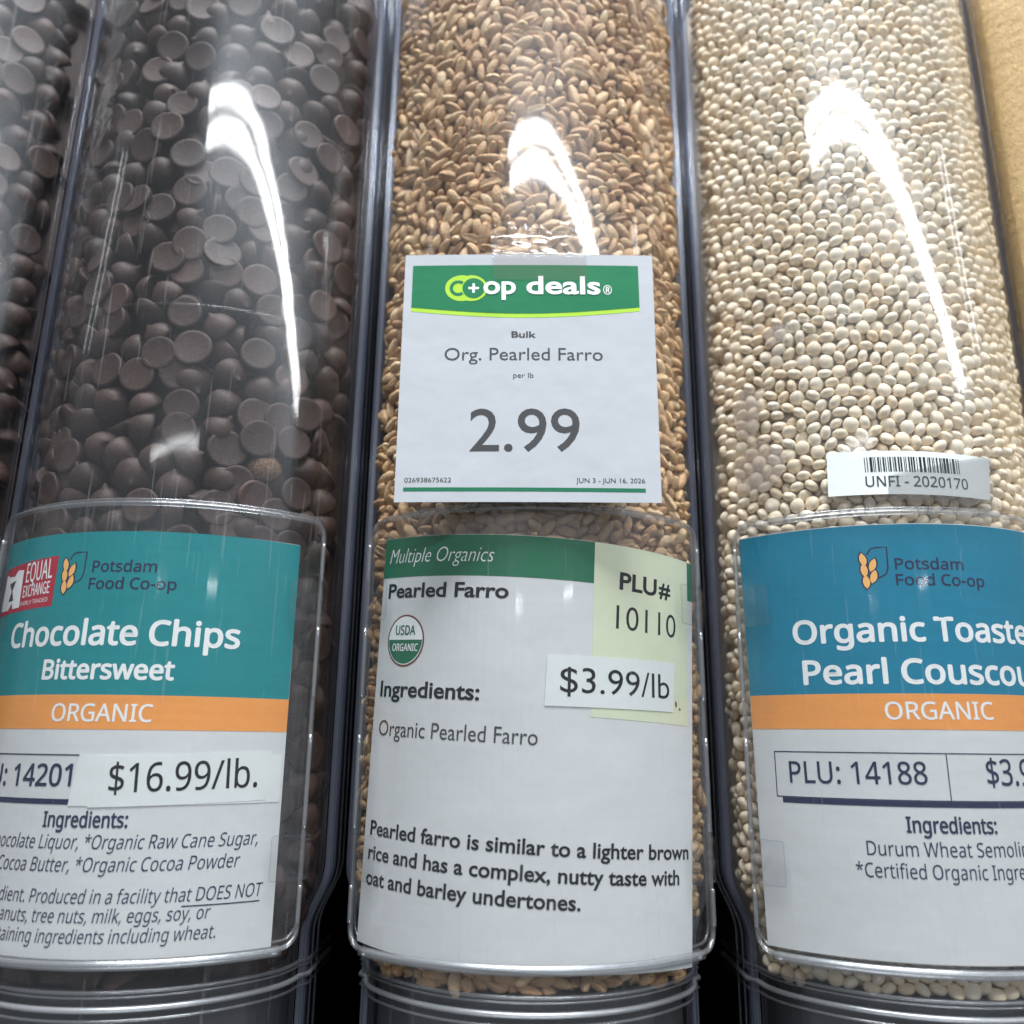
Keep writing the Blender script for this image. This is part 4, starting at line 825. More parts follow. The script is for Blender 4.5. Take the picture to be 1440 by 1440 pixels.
196132504122,267697816257,110805419385,424393344069,461209108807,250212026816,497983980485,47388331988,488093289932,306729225246,180130975583,89727468633,208046687965,245016855391,
144177136049,61879651798,58290372888,60315700474,57993104727,247214148959,65535249784,110935704269,175304117531,193500315680,47594111478,489971024424,514487781593,460723356707,
455859274813,486680593194,310863233826,60752429879,501156708805,418573486558,499502581321,349183968739,280608407690,465791124871,279712663459,492999049423,438848752583,189313353252,
276514508298,364720721636,485413916008,502055340266,511131291309,510146154187,257466861855,479781491049,500464129323,44162650742,74842936822,47864386769,342252625064,41997603862,
234839642846,81413840393,162365742397,477850017289,287785129312,488162236872,491489105544,158566752155,85108757174,459813199271,451526826878,150121255397,478142042375,39531352113,
342708493479,296364840009,492372270664,429831788166,294960271617,446743224136,127551708826,141488332666,311657797055,433816640003,356716680066,439894710695,88238494265,505271586921,
514562234178,179334585529,131021184346,183109456311,211306978501,45099553024,161080450716,376064482116,101749660782,155406341786,259589968991,493962957129,70063265655,119419474476,
228386706014,467816454889,229465955646,353290721372,90390698841,366455855778,441593142279,94302149145,484314747047,140312350842,236411461081,54868090360,467845289026,40044370357,
447406444840,510062010027,90202217721,404586011205,478381904927,234910685854,360496535042,472500441610,280813936513,319194437180,366322422291,100967420742,387109916932,46927747706,
308477729956,481209653994,484890939948,51100031864,90499751481,95234331100,94571634617,174186339063,162370720476,225189335968,261661957311,285347453569,335873088452,265249132699,
65600265623,412556238694,49617870122,119474527545,426493121286,384430545989,482955008687,107390997337,493094473889,295620089793,364825583397,458789786471,391683282021,266092188159,
189765292241,196137229917,346003641923,485006284648,188729300310,501221203604,194125009831,453219488415,466698934178,109741118082,243416732386,189746945341,283113988002,449026495143,
293318726817,327307009947,484996846825,212819022431,494128894116,96737466105,423788584710,203826962205,445104823623,432748403906,234341044414,123266177594,92544998518,231089937118,
477528101512,109189569304,370770481767,289652382273,483416120297,122058219412,224060545566,367257227781,470920502087,59809502008,298810120001,468411783589,509798552513,301452795072,
107189934002,127029777178,133865709466,36642002115,397855724454,73331154520,103804867129,265230258943,440441281710,426084438918,181673959106,386824182150,511140466991,234096726520,
324049082012,136571297466,84837965666,426503346566,352922934531,341253854368,103799626265,380834717253,367578881972,413621588461,59408421427,283503006080,75469198554,475257934920,
377713891561,223071214046,413732737958,393192706758,451650294747,451719500711,104239505272,348175504067,128558865402,222601974526,454302669312,499585422344,61258372119,462351013601,
145702559529,201050592829,449608716325,300994304487,420108606094,479668769516,82419422002,485878174249,71715823480,458615984204,392172181029,455344165319,208009990388,431299533096,
380993576421,90847878168,219234213763,193012210324,326594239396,383009462949,479987014185,481172951560,155428624284,63035973367,73584385611,267111141811,507560894285,146582836061,
116193269048,440535126520,119919647065,127448948122,218268734368,453353705895,457725222463,456001625863,383097805605,414120713915,455349148519,158126612059,257947115039,71125212472,
66097553049,388408843493,511299329624,326647454018,138545766208,479495492814,163002227611,74277493080,447841342119,319449505538,71030313286,127577659547,284558400614,64031858640,
257898618226,96893441081,467631118349,305205908994,484423275593,285324385665,223569287390,338991553884,73686358770,165570711899,326622810594,97934939609,88770122606,353808715939,
195210026973,60733824536,79662454297,37749824977,400144242024,139852553019,132893677018,492428890475,238723832807,106478212158,211172496153,60864633624,195640726333,263069408284,
97986584057,391564270727,77874368947,440472211640,483202994441,98410994748,354896354884,383898653604,455811830943,389553887812,75782462745,409400548822,224169595198,35512685570,
80872250765,102554443574,67884061118,264394544675,38192059150,260104820058,391079302178,63503637815,99029653526,484917417474,270397903315,420021572236,70036528564,493958504167,
212346903642,322480150345,421734159402,296167972256,165162819164,513408275646,125342881242,99473985847,163523894321,218195334272,67205897047,324294710661,181716947565,212904483707,
199509712140,299069120403,511186342157,413727756967,487481188143,291288683616,481081201321,489405847784,484895658601,325887497052,483735408884,447345105736,284212371176,67133020798,
374380205537,459231236479,76035956046,481263392783,77099210873,472718020829,37321216400,396553654966,128504860792,106607711218,198314859624,408872850301,216701116141,454825382560,
64090840634,67721270495,37839478704,158017035004,172133227325,110942788831,322876249258,229504489853,132300709038,454195451910,365799708615,352759095089,269835345059,280546809246,
489843367614,110318097375,123656773256,416393239582,450054626986,483978416652,182880607935,68464185883,75345730714,72029344570,234114027723,420913648104,512450402535,346535269095,
132848849779,216705831282,74282999162,378172904586,475328191494,200597870849,139847310791,220313196409,191972021140,472078916460,288119888162,35757791196,457224527197,227307985791,
99013923049,99117209815,329935524932,412598443489,454986601196,450756121197,90912103389,453392505985,515047463105,72548130264,156040208187,101594733340,138837269406,454414865544,
99055604384,265243891682,486754783885,37287927216,166750362812,72089637980,383624976325,455875795625,513255969937,317102003557,37617440020,151077821591,96731959827,64554571034,
134767481824,222595685250,321244140766,511845634288,94290350690,34410893841,513263308882,35586348935,320013898566,224690737710,512779132806,448056040977,415245834759,482941375069,
356745255997,63693430424,428763550694,37814836529,37282946352,128611294165,206961677343,469764444432,197783229154,513353227024,35643232398,139398256605,35994508070,35662108857,
512941134640,515731134306,35440334203,515608975202,36128726224,36030683824,514493029186,34045728958,429777263880,36681063888,96805625113,37191717280,131273105210,101044493050,
212927812289,36095695859,280589540066,372394726237,34444711249,306913520971,36761022016,516593592482,142042771078,35612566864,251529832911,516202997884,255368405514,297649348954,
288497642526,517623818178,514342036816,518231468224,516704480850,34564776368,31251277890,31868102626,308349542940,454849242841,32410740304,146568685307,515529551728,444307647142,
515042223054,29670549470,489911265941,517807843230,32027486397,517862107197,69381958845,33534815106,76356559435,420546651366,33585936848,241263752642,32815232496,516032345264,
519409547262,31859717594,519894251682,172638125552,516614041774,517054971313,519749023742,517309772611,31184695760,96888207879,170459184297,240847207536,520509503711,29657445198,
29022796464,237047952451,520568223806,201684204536,517658161395,518929823481,520421947486,158081531164,59708323668,168777265832,521115318113,355637179666,60994401702,503934399910,
147329955345,348623257034,52370128044,144620174193,215292101566,264978089943,28236630241,27396196418,279902998018,27383089089,27420837104,358833505496,293464493594,29080995163,
416944014924,518912263314,241770219028,334240991656,417935445273,362124199102,71153535422,30182526063,46891321749,298821928471,28509784592,522975496860,88938432706,249299518493,
248393812323,26056116000,525084968609,506960860462,523698231359,234856700578,524029319007,43754248998,206945442926,70006135747,28797361648,522662499487,24767420193,26620253627,
221504132379,24254667007,522386202237,525096769406,136063276182,241811117889,24963504066,520230330049,473301309813,524740778174,24957736767,438348601595,173133584567,526289524992,
404018484370,130764298755,122761564936,437806224342,319154870112,300342106556,268229727766,501137855577,521914080463,312696953188,23788836802,352519773009,526252562144,524749165858,
523041035920,349716144953,88634617233,23418693855,25872362072,525303080157,23303087935,217707506884,524617835280,526165271025,525168862432,307923839161,23643349743,22167480382,
527796856801,24439482600,527292229568,120801780344,528384321793,362132071084,21608064994,298681164682,526837672506,23760789809,21709252702,20412163935,525390897232,21182867680,
25004139760,24507116880,528626542658,23744540494,115174599226,21234772192,20603004926,278340887860,50517307055,94555136699,525130851050,348723147429,21019819664,20509423679,
24236323886,287014713371,22805017629,261145557748,23648858832,79587242958,122076329719,23783603439,526844755728,398148041677,22720871193,282668890618,378194950394,479518063022,
527297212847,25052115465,19556005858,280554175278,284219996408,527505881776,23960813323,20612969894,456696591598,529516264257,23235981993,20042020036,19092797247,529055939389,
363249857314,131714318029,530972734577,81838275658,427109707884,180662893094,289073854172,176311826062,377707623802,91060237391,22251371968,504409684415,22839884724,102307788866,
21535191408,237608432654,21510553137,26634940844,17967150975,529144017793,235380737828,335879145689,451237446069,504312431542,505438866011,21125988496,153861819247,530566940807,
408319231061,503928391864,527923743659,528429417776,406146845159,381437676383,118295957165,528300966671,458194486108,88262380344,394954866798,529544580048,459357882732,328311572977,
65138656413,18449761798,462931692451,414727080394,18319215457,52322435397,433505241453,336962849125,211222594759,148532170223,264458012637,454363778382,123275905640,150649505440,
230126063048,490502686919,464457370609,299044504709,480144067830,180655818074,145242784924,497941546392,80244707054,528465595852,278106013979,52876870370,530089051408,54021392027,
165391437438,476349793285,377617186916,320840729190,470538324849,420047554708,189279570542,266500639101,276754925044,19549978745,441846927112,245155038382,415003381484,396944278646,
237579339233,350357097062,389474748191,53194326554,371521816687,381717646393,530104517330,343283139178,398618331084,443108363672,132106750971,162429470880,530749653328,136025802409,
430881965345,198107270972,432927738934,366361774298,284265088351,117352237011,472192977068,203823317356,437823540460,369127130605,530704302910,237011534616,269739950976,440050453570,
498938481438,473169202575,533882275714,313199233328,363767598269,275670173368,110082197659,249935235610,399614739256,393839968643,330500474530,398361167813,465795354217,295035536576,
192457277988,456990984993,444694070180,161904922332,189241034075,368608874012,484800791685,470938356621,168904426206,252331491553,83771589916,136706852308,375523182022,454531287815,
314834488795,372856916920,270267385363,310593782715,409660098692,277320106929,50080580725,242465704782,91313996758,51278054451,222978442050,460798102705,393218170277,17232630320,
300383803092,38843258074,91944721942,281137453337,486157654658,216361144616,73707886036,88709339544,343264793547,65505140273,535015266302,531098309442,358345415953,147316085963,
103271964465,99099680408,292340964156,472247508313,17294759195,531645931344,83323065653,487750967152,460914497541,153575559836,155402704562,261779429271,508105660107,249407804365,
282060723858,93023178831,303082837760,162856508003,129601705681,410180982083,52209196180,198396155644,470892745562,336834401759,335569558619,497419623736,184328984691,114109257857,
51033739808,306352822671,420676967134,89455139028,507144379485,265235797121,496746435159,97468882150,112779140795,298712898053,479688725117,485551577552,110322848449,336099612861,
262189422398,485439640641,453940155685,446469575034,490337802488,279748088966,361551696334,361538327012,497838788771,177727150467,59145523509,377157654503,503867053512,174715115189,
71220927167,260140504736,258949845556,473160028787,320702062140,127797367536,415794270844,482260096005,86198784513,71096668318,507479659228,530552787129,302984797088,112380943624,
337398534581,88181906943,271368655812,76330373987,385737628388,56727770069,224235166399,403530127598,387420853798,38449780600,208876412637,405655590174,338418014175,454224844837,
321886427352,475324289207,436207948276,353440699928,496270119558,201607683202,305189166243,533961186177,480028988226,191131881624,533161385553,187697798029,306035629467,496785758473,
101092233845,221444118233,475463490058,208644412359,59324832352,297633127062,399454836672,451734737606,371311581195,209016921253,325655795456,55971484597,395165636994,80593097816,
493459413823,331996533176,320244618623,250392943075,117380553248,452190083661,414789997548,200799493147,503639773806,402905963485,40555845568,241379644716,271431834740,51714006167,
382269987715,260091220926,189166064888,429798789853,154841716536,357376268221,354351911810,424361139423,224197939962,493479072396,450759564415,438805009789,224203184234,171617359234,
42161213754,313885005619,421648473229,277201098256,532119097520,54328366777,470608581271,511960486527,328058607901,339605003841,60907656166,210663185555,321833996793,92498370204,
462435721095,413141112491,57567941164,65261608053,359951307319,365841684933,121896768186,330913616713,305697462418,491462399363,288839505889,230589011077,314923096255,279398652831,
272966163685,165383311488,390039147042,300414474951,441862656493,43229975440,198306764915,414136472549,128575674882,356245903498,253048984147,453350333475,226057590016,340624479348,
227940047596,223067051419,438379814265,95666904807,299930032824,151192147821,489244136977,187544965736,63022636601,65557304410,502169932970,268160276833,492107535559,104350421430,
43276114074,13564188479,396762619801,482423411853,337979971940,202168409680,168924353835,144056586899,403918888091,488257164906,459164685678,424679643191,428964647911,234968653561,
410724146274,439402175625,298816706845,65239324023,379310642144,536004859969,488721683297,82198994366,106528054335,62304096592,127511633565,478511174054,252591019837,468419418440,
406612677266,382263956716,169830585911,206396791827,130749896555,213342559575,188725924705,59842829864,198914675041,74383955316,324992308138,420406170402,288013751031,107070691902,
467903519927,88928227937,365621482983,513411978023,231405326770,410447057371,448576429494,139385444884,462023105728,292418559578,389957620744,452070809405,222294251780,228715731524,
56465890958,144438795489,452263485029,241887154758,55857189405,47363461548,475435700761,179317578785,367239960809,345560652648,477418560923,233193149525,501131843454,328804146834,
178449618135,249387357219,352910122637,479487136166,48404438308,17227911457,504765947189,15841435440,163473858114,315943361062,122089971002,232490603995,204775431894,464615445969,
52393745975,454906419685,85116915927,501999801358,93439728224,463925481949,104912198660,254494970428,371854220186,234352090203,453357410917,258804094736,387375502534,299774057121,
89903405622,109304682442,254249341599,418244793167,135308055358,532105468466,160526835451,383558684900,346608704353,296368279937,480752246256,396020489425,42196865875,332640361257,
473633462565,296528712143,374913178543,116272469759,476818251212,469858327366,16136869653,73694779366,317523565793,97457082903,181813189342,418942095445,318607793086,511193453263,
87710831792,180398133681,89977330888,215484275830,453714976262,196790784425,339034839264,192983931469,501439864554,182013465003,44050226448,454240834542,198439673445,73689800337,
325916365801,448959684082,86661471786,261463021052,310569670150,478651945436,89922541908,234616593864,209087436700,461921394028,316761250804,211836541275,205876172123,243238770447,
45639603504,182197228159,536595732065,495063995215,297987545309,203503243876,291819560555,180709039485,509286357093,328823282869,430321767593,472258518328,94726855573,450477494960,
11851077791,469812976416,36076067868,406980989386,521609483593,203121040877,286163801532,181128731763,310343701546,57141170380,368019575855,468379311088,397490591066,35443250429,
104355402421,424903775308,246983237043,339878419545,323952909237,294461447372,103644732803,398639567326,52304617002,86119879115,62582232207,153885940476,343599812830,484848243425,
163758019414,312668394246,260420736710,63399861176,506474340935,248276395971,62997472238,72522474741,491350204640,456659117343,286383744926,441649539581,394885931625,320856729471,
319618621529,94025622671,42513277548,41115003326,43600915856,329988517066,77312370634,457617777556,135070035309,309431705921,409445934536,230519808968,250195553873,100118112658,
461783508490,200443765688,58533687053,506004842865,492097318229,392094098825,506932306664,95565197083,72557338941,342836191984,81242956601,534389010352,78498310774,502721489113,
382275757171,307638644419,469361042158,114355940952,163412781365,345983494305,458832554766,143624056558,143893278370,154874487225,119990725013,462873766878,457538085703,268446802621,
9751832735,41504026351,504756511880,61542313258,465575683714,383013432007,96848391159,61839583112,47848433823,82411070233,488142089836,42171968749,67333861166,450588123842,
91346248052,289186065671,177743407246,268170241653,90505555575,308475144529,320189312267,305194674783,194384572094,457138578051,45136815598,96669609604,421261029243,502541657119,
286441679774,290254562252,272911379884,214236733634,454246345477,99469828342,339063415214,211334801394,163497979695,103121232434,379358356478,143587355956,155194827076,185994387782,
100719471883,441320549322,245895603932,146054652812,174730585111,435597158360,166681715290,63008746578,294777070681,439932758878,235168148821,234798523432,198424734342,438658477169,
493400171716,457707695290,457430346634,402340520220,195107561777,71738400785,116519415055,274151057022,427698496442,456898191402,444290378216,375091440381,385815751839,424696161250,
73067998864,99609551761,222512358529,160860810885,413073747501,35737904085,319744452281,71508240263,95746336747,163436634333,433043875402,83027634657,65538696498,485567046909,
494010706115,538557098046,116851288989,436222109877,372831233757,170742850999,322998707020,123170006997,478695203673,46817159985,212102620176,67730745319,382972799361,405579050306,
316929811007,212894033665,183300334754,286171934222,102650948584,385254499354,276231170106,206473080206,448002599147,154098016924,508589583750,154365406109,536873871033,245654692745,
226362730129,440993653624,80630850459,195627658582,494516645126,89863564112,60291361306,446875903992,453760855149,79761319320,173666018151,76847327089,129681665394,247308037697,
500945464385,468191617350,483301598914,346847521962,168856461835,402348647364,183802867065,80063047686,129732256072,309460806378,233752831920,352195781687,253102205673,312199161792,
190397884299,199730997146,498883962745,245606198450,494005462078,101737899815,67280905436,276236937199,537973041152,11062552831,72186931142,120291143031,351136195500,538733520576,
486437888990,77882271752,119434979210,205800415829,366892885763,66100471782,459719125111,258519147589,104275452411,66054074360,267114850822,39865100211,476327259421,57076163257,
488222304186,415733982201,158100431074,187620731858,445666372414,489442320822,37777122468,222614334731,124261311094,184461896027,323198985052,417953557479,65070244636,512352658066,
327765008647,36589086239,489225267695,334167877093,46298637782,469250680759,64076719215,468158064470,206178952153,17899792342,400235507245,151577765866,507133374158,331527826969,
471726893572,435630975690,439334807349,112385925503,231588046758,508584603371,362390824125,271842878344,216912964921,378268101625,99136120385,188460640768,393774965947,73562664691,
315465212353,72139482228,539359258626,494224090245,491008106977,217621015706,359740286965,425938726780,355651627809,335797890729,343094404089,41952814170,54305041214,501445110409,
421765131210,345221440316,66792006756,190392640198,535611122800,389590625714,422708323258,255040758524,485895514183,72681859080,538767599520,539189389057,65252697065,79100718300,
293160954928,331980549756,128550774121,460934424799,160546498205,478629405307,247697321110,61810748339,216552514374,495653299260,135858562843,137707990071,315170039092,234929597302,
455902307248,195445205443,335184994918,275985280285,277223384958,121612608997,472995143855,256876291284,149059348396,79642830782,240012045197,171504378374,100198591940,49072909179,
319991128803,502731450884,69287881940,513463625983,412629148986,480746481225,470452872359,79546100257,49163609052,69511228389,476823495742,477365609598,277897356288,102121939182,
293933229506,61462880793,445881066947,460720776446,445143920296,475688676928,216037663902,71186589119,128029633575,445148897379,491047692442,502661458522,397293726819,378523167070,
525396158811,57258614950,199911878049,41685954038,470085085205,156462031946,52138419229,362419397543,227304351937,72205281639,144722699747,371702443572,79201119563,105980699430,
109761864112,138771770441,437572149684,93512606799,206421174819,27050715310,282067020081,440568981857,401887012293,465585645999,145229687775,456471421615,251033100802,485529038613,
165546370533,217214427650,95740830590,461252144235,48541281266,234850952311,39362046220,135082617574,490996837382,37723121766,106507871416,444646633288,97345940442,347092885706,
172558721920,118907544061,86588596469,528060588796,354620092212,85445912798,223028782596,479020263386,506050456622,274893710063,364349828855,348692228594,496669369218,306895202335,
451694112204,487668655911,537151483344,97771137043,73179934257,349711706451,536373699788,343382237987,97841916985,172140340524,135105684428,52086777958,109259334559,484299845220,
36662486654,455813965702,452619741347,426302054603,466202209700,439364691437,317488702270,44231894480,525611378411,289594222386,415229879593,476905809552,96137454041,254156286634,
162846287379,392728749802,146327544608,280271069868,423370498688,52956570459,336846728602,145756333790,56513601994,79111728348,180694099342,104234823608,261195640001,410356624945,
421180025448,265405670058,355698814475,330440451268,55990889124,207518245725,55510640018,49156532466,8609146882,229535196119,408736311205,84854516413,487760669034,179608301551,
192948546663,498266352678,463031315049,251485825074,214760498047,105562319197,71140191353,463574214819,374404362192,356214712637,290785667263,467311862978,59131635582,148364666813,
402332393920,392754439743,95117976516,414272793871,327846538214,195238112171,427895627964,511454028685,470866272711,69602452929,104203625564,525867757452,474315564422,132354222995,
79068212832,484841696238,438930056651,364024769705,135831299728,147674181302,352534470872,510581613630,515137153418,180188161215,11813858450,120458912786,349735823749,220397382383,
45169323506,165551874653,8694343905,290221532422,468186636973,127021689467,38668935363,476943559900,495159423514,40356362463,220451126839,214481319997,532154233522,389562842203,
13204536178,123175255460,27466740450,475147091736,57447362662,10274814814,322681257743,500616478305,248306548301,451180311103,41155638016,202618254746,53891382944,263268679077,
207025159477,74648992633,41139909532,9433856096,300352617625,334477736358,514444047939,500139636338,80771890311,492414254432,82427590623,430756671741,124030631197,37676989837,
473155318522,189547754237,99340073594,138199773978,101747342461,223635124995,161363081877,57480917467,419588814651,260112201401,517267861950,8759097346,114565659057,87785289882,
374500834804,478424153247,182824811840,330469030372,74954389554,36721212497,120047088393,452354718756,166973750301,93426368024,427594693541,145785174016,131723506078,227853022969,
261263275138,241322242539,346589051501,84329706129,447307398657,205945912170,220375888543,367402235590,399469526295,9783292273,41397073270,96691895102,309812605924,184711459291,
454386856868,433472746765,266494883016,151098833734,538097561608,462964210175,516073799270,273296211598,444597351003,94677843162,157035609461,60412998246,230082035109,85377757400,
409453541220,504952337600,12088065818,90961162975,49001869605,505849133538,79234678256,83759283611,468196602866,501477617868,186082475921,524252166266,133991053198,304732518871,
88703578963,485368872619,271659118760,224160987039,113468325037,53886660838,98017555093,239669949667,338410946366,103085584894,469432874288,318187585193,283657976587,387654431416,
260720377114,66690560650,81391860858,79796451251,26989638355,411008840948,519899527238,508429152558,453389663344,538191148154,437869427153,30877234684,470515791034,541276846175,
379068690784,194120332558,356136335485,355746002788,16742168591,168277915227,509747478300,421779553832,327503134462,487260239121,384705835627,81327371471,365329988436,514522428961,
255346946800,481785362520,540153559289,540103753136,145206885415,503620386599,112216063577,41580573065,515984144538,193505606130,38689389697,8200206369,517571689215,113041028232,
352943159938,235330157496,106545625910,371323910242,172366836327,290095184380,512235746036,259128637063,485967344257,148719612542,46189592275,512794639883,398569585831,60442885178,
312751501804,174159642003,51182122070,83384679905,371198341585,11534677967,170520296852,23091559475,63138249783,538704166608,383535365029,265519708629,7573682015,6988052320,
374391517347,509252548723,511725616774,147846411001,489637359726,445609751560,154281259815,383139527150,348066758019,248239701440,483414588191,391062044353,137149362679,512277429627,
384117063204,409332429249,356288114856,90449721908,197835961637,540178723920,72787245907,208069276850,251477441448,7272478882,387917624254,487807333593,444339664806,34590503811,
219762997438,174244052778,281099710796,143026632128,93580770903,49109614301,320263241485,539325182096,362708022089,305826968232,292253153671,495552901836,154969914511,213360391521,
235948291927,540662904889,539146662352,108777519310,160204929332,34069100352,445692067446,346480784548,83376027126,35635673730,135494449839,244628143947,105241198266,513808088205,
34535453968,455570961261,497927142587,410416133864,347075851333,9408690201,541719869894,478891032291,278957471170,221969464320,64552515208,42683939562,468278653386,42573315655,
8781380282,296579841660,249964608158,537709592039,163531012748,8320268922,174793505720,538504412465,122744026136,440263587783,153856324027,494673935979,253590581945,11024806928,
402988020478,190831213517,444742841763,70463600080,108703071244,6647265055,367420325189,217250609917,27703982974,162946169819,32974910277,263307212674,512778384605,468424667729,
384614610912,540136521663,98870836582,418504587875,528537957648,147296435013,34422733275,520449766950,373890563526,132817695919,539651292688,23212405749,422204486029,131004972196,
346562837472,34003825357,412860100901,515939054117,493529938865,274700252728,513896953725,171009194142,92454076019,446386749000,265028975413,423932016603,6697072576,161808203163,
9462690852,509562404254,140352502633,6141851710,120990284353,8177662749,516817238081,360014493539,491494390247,9285219088,7198553445,51240055133,33522268314,144739222644,
504925604955,515554755196,9151008464,237092030595,9827336944,34490894501,427608851334,544043518014,542506829188,105573337505,281622957498,6016550976,508185363398,539611713371,
544534775552,540870525073,32800589920,541286025767,36233889614,485598777130,540319760975,542421371620,286398171016,326642254313,519307348385,70030019121,221962914339,544185861986,
79130609177,10214788712,41385804752,24203053162,8205977599,276292257919,35993240051,9482357392,38777998797,9472658416,519920765376,519406439354,428217290004,74748086880,
88242474007,456154761321,396532993052,304945644712,67260992838,448397132752,7109431223,509031303337,361107112568,6617385725,255341970798,12123982511,360436285536,540729754160,
387285337395,4926031184,459563683560,515094168986,295020086788,130223260882,19955796258,541237005648,540309802470,100108421578,9994323025,340179109511,305747544547,543489346434,
322456340890,541999844496,5579294438,275205146651,32968623996,3802744739,542345350737,31390778178,8668925547,134939755386,5567761155,520284621722,523547528317,361591292922,
38375870004,5403396925,519731234755,476497921147,168355776960,241838932360,8393933205,541890266960,29059795043,7585481283,462413712594,289703806906,307811403544,518274238270,
521106704348,546771126146,27572387970,34898792149,29639663253,241230764080,391616747370,515583857661,518864065594,7226613006,5989290285,426453850838,326623384587,543586342576,
519980800221,3401668218,377742777248,27697436640,543122609043,519736481886,28924033,444306904182,3520157433,4480914128,428700687803,4358756880,62390620504,24713975522,
49584624692,408352022136,371806787811,520510856509,545085284336,512894262555,247155481354,186572167854,99678245355,57238181284,546254181392,449618727805,55889189922,129025793523,
516602025666,545659376450,546676497360,30363967012,30631875626,286422816308,205361601030,434056287861,13557126731,372872669911,545597779623,547821282334,303030166683,81653753129,
547387171535,28036130511,546004626866,104757814412,3272697069,540183716204,115730640373,73230541924,133500069427,28528176134,272410439190,516782908679,548277150671,296137877012,
522947223966,524156495617,241878527202,53975018845,502214257045,652832336,386016306060,176280136472,25516925492,421158544798,354562957909,25289910403,50115470804,402409745278,
24964855645,341807296903,524281281567,34701932008,8831989158,187050326822,522079008642,29566795236,309000763481,533807067735,25938196139,263904132391,215291621888,518226278183,)

def unpack(s):
    v = np.array(s, dtype=np.int64)
    ph = (v % 64) / 64 * 2 * math.pi
    th = (v // 64 % 64) / 63 * math.pi
    r = 0.0562 - (v // 4096 % 64 / 63 * 0.022 - 0.001) + 0.0006
    z = (v // 262144 % 2048) / 2047 * 0.37
    al = (v // 536870912) / 1023 * 2.2 - 1.1
    d = np.stack([np.sin(th) * np.cos(ph), np.sin(th) * np.sin(ph), np.cos(th)], 1)
    p = np.stack([1.03 * r * np.sin(al), -r * np.cos(al), z - 0.07], 1)
    return p, d, al, r

def basis(d, along):
    """rotation matrices that turn the piece's own axis (0 = x, 2 = z) onto d, with a random spin"""
    n = len(d)
    ref = rng.normal(size=(n, 3))
    a = np.cross(d, ref); a /= np.linalg.norm(a, axis=1)[:, None]
    b = np.cross(d, a)
    if along == 2:
        return np.stack([a, b, d], 2)
    return np.stack([d, a, b], 2)

def lathe_mesh(name, prof, N, warp=0.0, flat=1.0, groove=0.0, tip=0.0, seed=0, fine=0.0):
    """body of turning about z; prof from bottom to top"""
    v, f = [], []
    v.append((0, 0, prof[0][1]))
    for i, (a, z) in enumerate(prof[1:-1]):
        for k in range(N):
            t = 2 * math.pi * k / N
            rr = a * (1 + warp * noise.noise(Vector((math.cos(t) * 1.3 + seed * 7, math.sin(t) * 1.3, z * 120 + seed))))
            rr += fine * noise.noise(Vector((math.cos(t) * 5 + seed, math.sin(t) * 5, z * 900)))
            x, y = rr * math.cos(t), rr * math.sin(t) * flat
            if groove and math.cos(t) > .9:
                x *= 1 - groove
            v.append((x + tip * max(0, z) ** 2, y, z))
    v.append((tip * max(0, prof[-1][1]) ** 2, 0, prof[-1][1]))
    m = len(prof) - 2
    for k in range(N):
        f.append((0, 1 + (k + 1) % N, 1 + k))
        for i in range(m - 1):
            a, b = 1 + i * N + k, 1 + i * N + (k + 1) % N
            f.append((a, b, b + N, a + N))
        f.append((1 + (m - 1) * N + k, 1 + (m - 1) * N + (k + 1) % N, len(v) - 1))
    return np.array(v, float), f

def chip_shape(seed):
    r = 0.00550
    h = 0.0068 + 0.0006 * math.sin(seed * 2.1)
    prof = [(0, .00025), (r * .80, .00018), (r * .93, .0), (r * .99, .0003), (r, .0008), (r * .975, .0016), (r * .90, .0026), (r * .77, .0037), (r * .60, .0046), (r * .40, .0053), (r * .20, .0058), (r * .10, h - .0004), (0, h)]
    prof = [(a, z - .0027) for a, z in prof]
    return lathe_mesh('chip', prof, 22, .05, 1.0, 0, 25 * (1 if seed % 2 else -1), seed, .00005)

def farro_shape(seed):
    L = (.0033, .0030, .0035, .0020, .0031, .0026, .0034, .0029)[seed]
    fat = (1.0, 1.08, .92, .95, 1.12, .80, 1.0, 1.05)[seed]
    blunt = .35 if seed == 3 else .85            # one kernel is a broken half
    prof = [(0, -L)] + [(.00162 * fat * (max(.02, math.cos(t)) ** (blunt if t > 0 else .85)) * (1 + .10 * math.sin(t)), L * math.sin(t)) for t in [-1.35, -1.05, -.7, -.35, 0, .35, .7, 1.0, 1.25, 1.42]] + [(0, L)]
    v, f = lathe_mesh('farro', prof, 18, .26, .84, .42, 0, seed, .00028)
    v[:, 0] += 26 * (v[:, 2] ** 2) * (1 if seed % 2 else -1)
    return v[:, [2, 0, 1]], f       # long axis along x

def pearl_shape(seed):
    prof = [(0, -.00142)] + [(.00226 * math.cos(t), .00144 * math.copysign(abs(math.sin(t)) ** .92, t)) for t in [-1.2, -.85, -.5, -.2, .2, .5, .85, 1.2]] + [(0, .00142)]
    return lathe_mesh('pearl', prof, 14, .11, .95, 0, 0, seed, .00005)

def shape_mesh(name, vf, mat):
    me = bpy.data.meshes.new(name)
    me.from_pydata([tuple(p) for p in vf[0]], [], vf[1])
    me.materials.append(mat)
    me.polygons.foreach_set('use_smooth', [True] * len(me.polygons))
    return me

